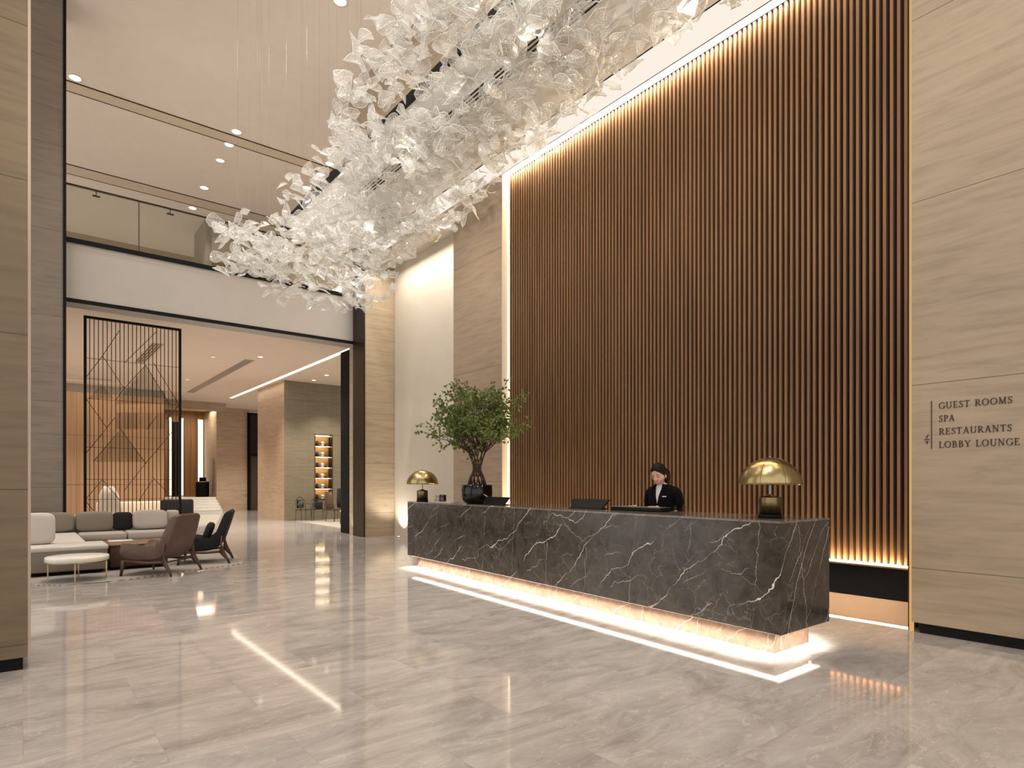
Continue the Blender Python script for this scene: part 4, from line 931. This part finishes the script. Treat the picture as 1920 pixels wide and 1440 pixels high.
# ------------------------------------------------------------------ lounge beyond the opening
t = thing('lounge_armchair', 'black square-backed armchair behind the screen, next to the stairs', 'armchair', (3.45, 20.3, 0), R(8))
b = MB(); b.bbox(-.42, -.40, .12, .42, .40, .44, .05, 3); b.build('seat', M['dark_fabric'], t)
b = MB(); b.bbox(-.43, -.44, .3, .43, -.28, 1.0, .06, 3); b.build('backrest', M['dark_fabric'], t)
for x in (-.36, .36):
    for y in (-.34, .34): b = MB(); b.cyl(x, y, 0, .14, .02, 10); b.build('leg', M['walnut'], t)
t = thing('bench_sofa', 'white bench sofa before the oak wall, seen through the screen', 'sofa', (3.1, 23.4, 0))
b = MB(); b.bbox(-1.25, -.4, .1, 1.25, .4, .45, .04, 2); b.build('seat', M['cream'], t)
b = MB(); b.bbox(-1.25, .3, .4, 1.25, .5, .86, .05, 2); b.build('backrest', M['cream'], t)
b = MB(); b.box(-1.2, -.35, 0, 1.2, .4, .1); b.build('plinth', M['walnut'], t)
t = thing('wing_chair', 'pale high wing chair behind the screen, left of the black chair', 'armchair', (2.0, 20.2, 0), R(-25))
b = MB(); b.bbox(-.35, -.33, .2, .35, .35, .45, .05, 3); b.build('seat', M['cream'], t)
b = MB(); b.tube([(0, -.30, .3), (0, -.36, .7), (0, -.42, 1.15), (0, -.45, 1.38)], [(.34, .05), (.32, .05), (.24, .045), (.12, .03)], 16); b.build('backrest', M['cream'], t)
for x in (-.28, .28):
    for y in (-.27, .28): b = MB(); b.cyl(x, y, 0, .22, .016, 10); b.build('leg', M['walnut'], t)
b = MB(); b.soft((0, 0, 0), (.42, .14, .36), 3.6, 10, mat=Matrix.Rotation(R(-25), 3, 'Z')); tag(b.build('scatter_cushion', M['dark_fabric'], None, (1.93, 20.02, .66)), 'black cushion in the pale wing chair', 'cushion')

# stairs
t = thing('stair_flight', 'lit stone steps leading up to the oak niche', 'stairs', (6.6, 33.8, 0))
for k in range(5):
    b = MB(); z = .15 * k; b.box(-1.74, .33 * k, z, 1.39, 4.19, z + .148); b.build('step', M['whitemarble'], t)
    b = MB(); b.box(-1.7, .33 * k + .004 - .02, z + .118, 1.35, .33 * k - .001, z + .130); b.build('step_led', M['led_step'], t)
LZ = .75
for x, w, mm, lab in ((6.32, .10, 'led_soft', 'narrow lit strip at the left of the oak niche'), (6.90, .10, 'led_soft', 'narrow lit strip in the middle of the oak niche'), (7.82, .26, 'led_soft', 'wide lit strip at the right of the oak niche')):
    t = thing('wall_light_strip', lab, 'wall light', (x, 37.98, LZ), 0, 'vertical light strips in the oak niche')
    b = MB(); b.box(-w / 2, -.03, .05, w / 2, -.02, 4.3); b.build('diffuser', M[mm], t)
    b = MB(); b.box(-w / 2 - .02, -.02, .0, w / 2 + .02, 0, 4.35); b.build('backplate', M['brass'], t)
b = MB(); b.box(6.38, 37.92, LZ, 6.84, 37.97, LZ + 4.1); tag(b.build('dark_wall_panel', M['black']), 'dark tall panel between the light strips in the oak niche', 'wall panel')
t = thing('drum_table', 'black drum table on the landing at the top of the stairs', 'side table', (7.55, 36.2, LZ))
b = MB(); b.lathe([(.001, 0), (.30, 0), (.33, .04), (.33, .80), (.31, .83), (.001, .83)], n=28); b.build('drum', M['black'], t)
b = MB(); b.lathe([(.335, .78), (.345, .79), (.345, .82), (.335, .83)], n=28); b.build('rim', M['steel'], t)
b = MB(); b.bbox(7.42, 36.1, LZ + .83, 7.72, 36.34, LZ + 1.04, .01, 1); tag(b.build('black_box', M['black']), 'small black box on the drum table', 'box')
t = thing('pull_handle', 'long vertical brass handle on the stone pier right of the stairs', 'handle', (7.97, 35.6, 0.75))
b = MB(); b.box(-.05, -.06, .15, -.02, .06, 2.1); b.build('grip', M['steel'], t)
for z in (.4, 1.1, 1.8): b = MB(); b.box(-.02, -.02, z, .03, .02, z + .04); b.build('mount', M['brass'], t)

# display niche
t = thing('display_shelf', 'tall lit display niche of six shelves in the olive wall', 'shelf', (9.57, 24.5, 0.80))
b = MB()
for x0, z0, x1, z1 in ((-.38, 0, -.35, 2.65), (.35, 0, .38, 2.65), (-.35, 2.62, .35, 2.65), (-.35, 0, .35, .03)): b.box(x0, -.21, z0, x1, .18, z1)
b.build('frame', M['bronze'], t)
b = MB(); b.box(-.35, .17, .03, .35, .185, 2.62); b.build('back_panel', plain('golden_back_panel', (206, 160, 100), .5), t)
for k in range(6):
    z = .03 + k * .433
    if k: b = MB(); b.box(-.35, -.19, z - .02, .35, .17, z); b.build('shelf_board', M['bronze'], t)
    b = MB(); b.box(-.33, .0, z + .398, .33, .02, z + .406); b.build('shelf_led', M['led_shelf'], t)
names = ['bottom', 'second lowest', 'third lowest', 'third highest', 'second highest', 'top']
rnd = random.Random(2)
for k in range(6):
    z = .80 + .03 + k * .433; f = rnd.uniform(.8, 1.2)
    b = MB(); b.lathe([(.001, 0), (.05, 0), (.06 * f, .06), (.05, .14), (.03 * f, .19), (.001, .20)], n=14); tag(b.build('vase', M['ornd'], None, (9.36, 24.46, z)), 'dark vase at the left of the %s niche shelf' % names[k], 'vase', 'ornaments in the lit niche')
    b = MB(); b.lathe([(.001, 0), (.08, 0), (.07, .03), (.05, .05), (.09, .10), (.08 * f, .15), (.03, .18), (.001, .185)], n=14); tag(b.build('sculpture', M['orna'], None, (9.57, 24.46, z)), 'pale sculpture in the middle of the %s niche shelf' % names[k], 'ornament', 'ornaments in the lit niche')
    if k in (1, 2, 3, 5): b = MB(); b.lathe([(.001, 0), (.04, 0), (.05, .04), (.03, .09), (.001, .10)], n=12); tag(b.build('small_pot', M['ornd'], None, (9.70, 24.44, z)), 'small dark pot on the %s niche shelf' % names[k], 'pot', 'ornaments in the lit niche')

# dining corner
b = MB(); b.prism([(8.16, 23.9), (8.2, 22.0), (8.0, 17.6), (12, 17.6), (12, 24.2)], .0005, .012); tag(b.build('carpet', plain('pale_carpet', (150, 142, 130), .95, bump=.5, bscale=150)), 'pale grey carpet in the corner before the olive wall', 'carpet')
def dining_chair(x, y, rz, mat, label, h=.95):
    t = thing('dining_chair', label, 'chair', (x, y, .012), rz, 'chairs before the olive wall')
    b = MB(); b.bbox(-.23, -.23, .42, .23, .23, .50, .02, 2); b.build('seat', M[mat], t)
    b = MB(); b.tube([(0, -.20, .46), (0, -.25, .7), (0, -.30, h)], [(.22, .03), (.23, .028), (.19, .022)], 14); b.build('backrest', M[mat], t)
    for x_ in (-1, 1):
        for y_ in (-1, 1): b = MB(); b.tube([(x_ * .19, y_ * .19, .43), (x_ * .22, y_ * .22, 0)], [.016, .010], 8); b.build('leg', M['walnut'], t)
    return t
dining_chair(9.30, 22.55, R(-70), 'walnut', 'brown dining chair partly hidden by the dark niche corner', 1.12)
dining_chair(9.08, 20.7, R(15), 'cream', 'pale beige dining chair with high back beside the black partition', 1.08)
dining_chair(9.95, 23.1, R(180), 'dark_fabric', 'dark high backed chair under the lit niche', 1.25)
for x, y, rz, lab in ((8.42, 23.4, 190, 'clear acrylic chair at the left by the olive wall'), (9.06, 23.55, 170, 'clear acrylic chair at the right by the olive wall')):
    t = thing('acrylic_chair', lab, 'chair', (x, y, .012), R(rz), 'clear acrylic chairs by the olive wall')
    b = MB(); b.bbox(-.22, -.22, .43, .22, .22, .455, .01, 1); b.build('seat', M['smoke'], t)
    b = MB(); b.tube([(-.20, -.21, .46), (-.2, -.25, .8), (0, -.27, .93), (.2, -.25, .8), (.20, -.21, .46)], .012, 6); b.bbox(-.15, -.25, .5, .15, -.235, .82, .005, 1); b.build('backrest', M['smoke'], t)
    for s in (-1, 1):
        b = MB(); b.tube([(s * .21, -.2, .66), (s * .24, .1, .66), (s * .21, .2, .46)], .012, 6); b.build('armrest', M['smoke'], t)
        for y_ in (-.2, .2): b = MB(); b.tube([(s * .20, y_, .43), (s * .22, y_ * 1.1, 0)], [.014, .010], 8); b.build('leg', M['smoke'], t)
b = MB(); b.bbox(8.94, 23.4, .4675, 9.18, 23.62, .74, .02, 2); tag(b.build('black_bag', M['dark_fabric']), 'black boxy bag standing on a clear chair', 'bag')

# ------------------------------------------------------------------ floor uplight in the alcove
t = thing('floor_uplight', 'small floor uplight in the corner of the cream alcove', 'uplight', (7.95, 14.9, 0))
b = MB(); b.lathe([(.05, 0), (.05, .02), (.04, .024)], n=18); b.build('trim_ring', M['steel'], t)
b = MB(); b.lathe([(.001, .025), (.038, .025)], n=16); b.build('lens', M['lens'], t)

# ------------------------------------------------------------------ receptionist
PX, PY = 6.11, 4.71
person = thing('person', 'woman in a black suit and white shirt standing behind the desk, looking down', 'person', (PX, PY, 0), R(94))
# local axes: +Y is the way she faces, +X her right... the empty turns +Y to the desk
def ring_loft(b, secs, n=28, mi=0, power=2.3, cap=True):
    vs = []; fs = []
    for (cx, cy, z, rx, ry) in secs:
        for k in range(n):
            a = 2 * pi * k / n; e = 2 / power
            vs.append((cx + rx * math.copysign(abs(cos(a)) ** e, cos(a)), cy + ry * math.copysign(abs(sin(a)) ** e, sin(a)), z))
    for i in range(len(secs) - 1):
        for k in range(n): q, w = i * n + k, i * n + (k + 1) % n; fs.append((q, w, w + n, q + n))
    if cap: fs.append(tuple(reversed(range(n)))); fs.append(tuple(range((len(secs) - 1) * n, len(secs) * n)))
    b.add(vs, fs, mi, True)
HZ = 1.565   # head centre height
HM = Matrix.Translation((0.0, 0.085, HZ)) @ Matrix.Rotation(R(3), 4, 'Z') @ Matrix.Rotation(R(-26), 4, 'X') @ Matrix.Diagonal((1.12, 1.12, 1.12, 1))
def head_shape(x, y, z):
    """Unit direction to a point of the head surface (metres)."""
    v = Vector((x, y, z)).normalized(); X, Y, Z = v.x * .073, v.y * .092, v.z * .118
    if Z < 0:
        k = (-Z / .118) ** 1.4; X *= 1 - .38 * k
        if Y < 0: Y *= 1 - .55 * k
        else: Y *= 1 + .02 * k
    if Y > 0:
        g = lambda cx, cz, sx_, sz: math.exp(-((X - cx) / sx_) ** 2 - ((Z - cz) / sz) ** 2)
        Y -= .010 * math.exp(-(abs(X) / .055) ** 2) * (1 if abs(Z) < .06 else .4)
        Y += .020 * g(0, -.028, .011, .013) + .011 * g(0, -.010, .008, .022)
        Y -= .010 * (g(.030, .004, .014, .010) + g(-.030, .004, .014, .010))
        Y += .005 * (g(.030, .022, .018, .007) + g(-.030, .022, .018, .007))
        Y += .007 * g(0, -.062, .020, .007) + .006 * g(0, -.072, .018, .006) - .003 * g(0, -.0665, .02, .0022)
        Y += .008 * g(0, -.098, .02, .014) + .004 * (g(.042, -.03, .02, .02) + g(-.042, -.03, .02, .02))
    return Vector((X, Y, Z))
def head_mesh(b, nu=56, nv=44):
    vs = []; fs = []
    for i in range(nv + 1):
        ph = -pi / 2 + pi * i / nv
        for k in range(nu):
            th = 2 * pi * k / nu; vs.append(HM @ head_shape(cos(ph) * cos(th), cos(ph) * sin(th), sin(ph)))
    for i in range(nv):
        for k in range(nu): a, c = i * nu + k, i * nu + (k + 1) % nu; fs.append((a, c, c + nu, a + nu))
    b.add(vs, fs, 0, True)
b = MB()
head_mesh(b)
b.tube([(0, .02, 1.36), (0, .035, 1.44), (0, .06, 1.49), (0, .07, 1.53)], [(.060, .055), (.050, .048), (.047, .05), (.048, .055)], 18)
for s in (-1, 1):   # ears
    b.bm((lambda bm_: (bmesh.ops.create_uvsphere(bm_, u_segments=12, v_segments=8, radius=1), bm_)[1])(bmesh.new()), 0, True, HM @ Matrix.Translation((s * .079, .004, -.014)) @ Matrix.Rotation(s * R(-18), 4, 'Z') @ Matrix.Diagonal((.008, .018, .031, 1)))
# torso, arms, legs under the clothes
ring_loft(b, [(0, 0, .92, .15, .10), (0, 0, 1.05, .12, .085), (0, .01, 1.2, .14, .09), (0, .01, 1.34, .15, .085), (0, .015, 1.40, .09, .06)], 24)
for s in (-1, 1):
    b.tube([(s * .17, 0, 1.36), (s * .215, -.01, 1.12), (s * .20, .22, 1.085), (s * .15, .36, 1.18)], [.036, .030, .026, .022], 12)
    b.tube([(s * .085, 0, .94), (s * .085, .01, .5), (s * .085, -.02, .09)], [.078, .052, .036], 12)
    # hand: palm, four fingers of unequal length and a thumb
    pm_ = Vector((s * .15, .36, 1.175)); b.tube([pm_, pm_ + Vector((-s * .015, .075, .005))], [(.026, .014), (.036, .013)], 10)
    for j, ln_ in enumerate((.062, .072, .068, .052)):
        f0 = pm_ + Vector((-s * .015 + (j - 1.5) * .018, .072, .005)); f1 = f0 + Vector((0, ln_ * .55, .006)); f2 = f1 + Vector((0, ln_ * .45, -.014)); b.tube([f0, f1, f2], [.0085, .008, .006], 7)
    th0 = pm_ + Vector((-s * .03, .02, 0)); b.tube([th0, th0 + Vector((-s * .022, .03, .002)), th0 + Vector((-s * .026, .058, -.006))], [.011, .0095, .007], 7)
o = b.build('body', M['skin'], person, fix=False)
rm = o.modifiers.new('join', 'REMESH'); rm.mode = 'VOXEL'; rm.voxel_size = .0045; rm.use_smooth_shade = True
sm = o.modifiers.new('relax', 'SMOOTH'); sm.iterations = 2; sm.factor = .5
# face details
def on_face(x, z, off=.002):
    # point on the front of the head with given x, z
    best = None
    for i in range(60):
        y = .2 * i / 60; pass
    d = Vector((x / .073, sqrt(max(0, 1 - (x / .073) ** 2 - (z / .118) ** 2)), z / .118))
    p = head_shape(*d); return HM @ (Vector((p.x, p.y + off, p.z)))
b = MB()
for s in (-1, 1): b.tube([on_face(s * (.013 + .036 * u / 6), .0245 + .004 * sin(pi * u / 6), .0012) for u in range(7)], [.0015, .0028, .0034, .0034, .0028, .002, .001], 6)
b.build('eyebrows', M['brow'], person)
b = MB()
for s in (-1, 1): b.tube([on_face(s * (.016 + .030 * u / 6), .003 - .004 * sin(pi * u / 6), .0012) for u in range(7)], [.0012, .0026, .0032, .0034, .003, .002, .001], 6)
b.build('eyelashes', M['brow'], person)
b = MB(); b.tube([on_face(.022 * (u / 4 - 1), -.0665 + .001 * cos(u), .0012) for u in range(9)], [.001, .003, .0048, .0056, .005, .0056, .0048, .003, .001], 8); b.build('lips', M['lips'], person)
# hair: cap swept back into a low tied tail
b = MB(); vs = []; fs = []; nu, nv = 56, 36
for i in range(nv + 1):
    ph = -pi / 2 + pi * i / nv
    for k in range(nu):
        th = 2 * pi * k / nu; d = Vector((cos(ph) * cos(th), cos(ph) * sin(th), sin(ph))); p = head_shape(*d)
        line_z = -.03 + max(0, min(1, (p.y - .004) / .078)) ** 1.15 * .120 if p.y > .004 else -.075
        k_ = -.012 + .026 * max(0, min(1, (p.z - line_z) / .006 + .5))
        p = p + d * k_; vs.append(HM @ p)
for i in range(nv):
    for k in range(nu): a, c = i * nu + k, i * nu + (k + 1) % nu; fs.append((a, c, c + nu, a + nu))
b.add(vs, fs, 0, True)
T = lambda x, y, z: HM @ Vector((x, y, z))
b.tube([T(0, -.085, .0), T(0, -.118, -.012), T(-.005, -.140, -.05), T(-.01, -.125, -.10), T(-.015, -.095, -.15), T(-.02, -.07, -.185)], [(.022, .022), (.040, .036), (.050, .042), (.048, .038), (.036, .028), (.012, .010)], 14)
o = b.build('hair', M['hair'], person, fix=False)
# shirt, jacket, lapels, badge, trousers, shoes
b = MB(); ring_loft(b, [(0, .012, 1.12, .135, .105), (0, .014, 1.28, .15, .107), (0, .012, 1.38, .12, .085), (0, .02, 1.43, .070, .062), (0, .025, 1.455, .060, .058)], 26, cap=False)
o = b.build('shirt', M['shirt'], person); o.modifiers.new('cloth', 'SOLIDIFY').thickness = .003
b = MB()
for s in (-1, 1): b.add([(s * .004, .088, 1.415), (s * .062, .045, 1.465), (s * .075, .035, 1.43), (s * .040, .098, 1.36)], [(0, 1, 2, 3)] if s > 0 else [(3, 2, 1, 0)])
o = b.build('shirt_collar', M['shirt'], person); o.modifiers.new('cloth', 'SOLIDIFY').thickness = .006
b = MB(); n = 40; secs = [(0, 0, .80, .185, .125), (0, 0, .95, .168, .118), (0, 0, 1.08, .150, .108), (0, .005, 1.195, .170, .122), (0, .005, 1.205, .171, .122), (0, .005, 1.30, .186, .122), (0, .0, 1.375, .190, .102), (0, .0, 1.415, .155, .082), (0, .01, 1.445, .085, .068)]
vs = []; fs = []
for (cx, cy, z, rx, ry) in secs:
    op = max(.002, (z - 1.20) / .24 * .052)   # V opening half width at the front
    for k in range(n + 1):
        a = pi / 2 + 2 * pi * k / n; x = rx * math.copysign(abs(cos(a)) ** .87, cos(a)); y = ry * math.copysign(abs(sin(a)) ** .87, sin(a))
        if k == 0: x = -op
        if k == n: x = op
        if k == 1: x = min(x, -op * 1.02)
        if k == n - 1: x = max(x, op * 1.02)
        vs.append((cx + x, cy + y, z))
for i in range(len(secs) - 1):
    for k in range(n): q = i * (n + 1) + k; fs.append((q, q + 1, q + n + 2, q + n + 1))
b.add(vs, fs, 0, True)
for s in (-1, 1):
    b.tube([(s * .155, .0, 1.385), (s * .195, -.005, 1.33), (s * .222, -.012, 1.22), (s * .228, -.005, 1.11), (s * .215, .06, 1.065), (s * .19, .20, 1.10), (s * .16, .335, 1.165)], [.050, .060, .056, .054, .050, .042, .034], 16)
o = b.build('jacket', M['suit'], person); o.modifiers.new('cloth', 'SOLIDIFY').thickness = .005
b = MB()
for s in (-1, 1): b.add([(s * .003, .130, 1.200), (s * .052, .082, 1.455), (s * .092, .092, 1.39), (s * .076, .112, 1.355), (s * .084, .120, 1.325)], [(0, 1, 2, 3, 4)] if s > 0 else [(4, 3, 2, 1, 0)])
o = b.build('lapels', M['suit'], person); o.modifiers.new('cloth', 'SOLIDIFY').thickness = .008
b = MB(); b.box(-.125, .118, 1.292, -.080, .128, 1.302); b.build('name_badge', plain('white_badge', (236, 226, 208), .4), person)
b = MB(); b.soft((-.075, .123, 1.298), (.014, .012, .016), 2, 8); b.build('badge_pin', M['gold'], person)
b = MB(); ring_loft(b, [(0, 0, .84, .17, .112), (0, 0, .95, .155, .108), (0, 0, 1.0, .15, .105)], 26)
for s in (-1, 1): b.tube([(s * .085, 0, .88), (s * .088, .01, .5), (s * .09, -.01, .08)], [.098, .074, .062], 16)
b.build('trousers', M['suit'], person)
for s in (-1, 1): b = MB(); b.soft((s * .09, .05, .04), (.085, .25, .08), 3, 10); b.build('shoe', M['black'], person)
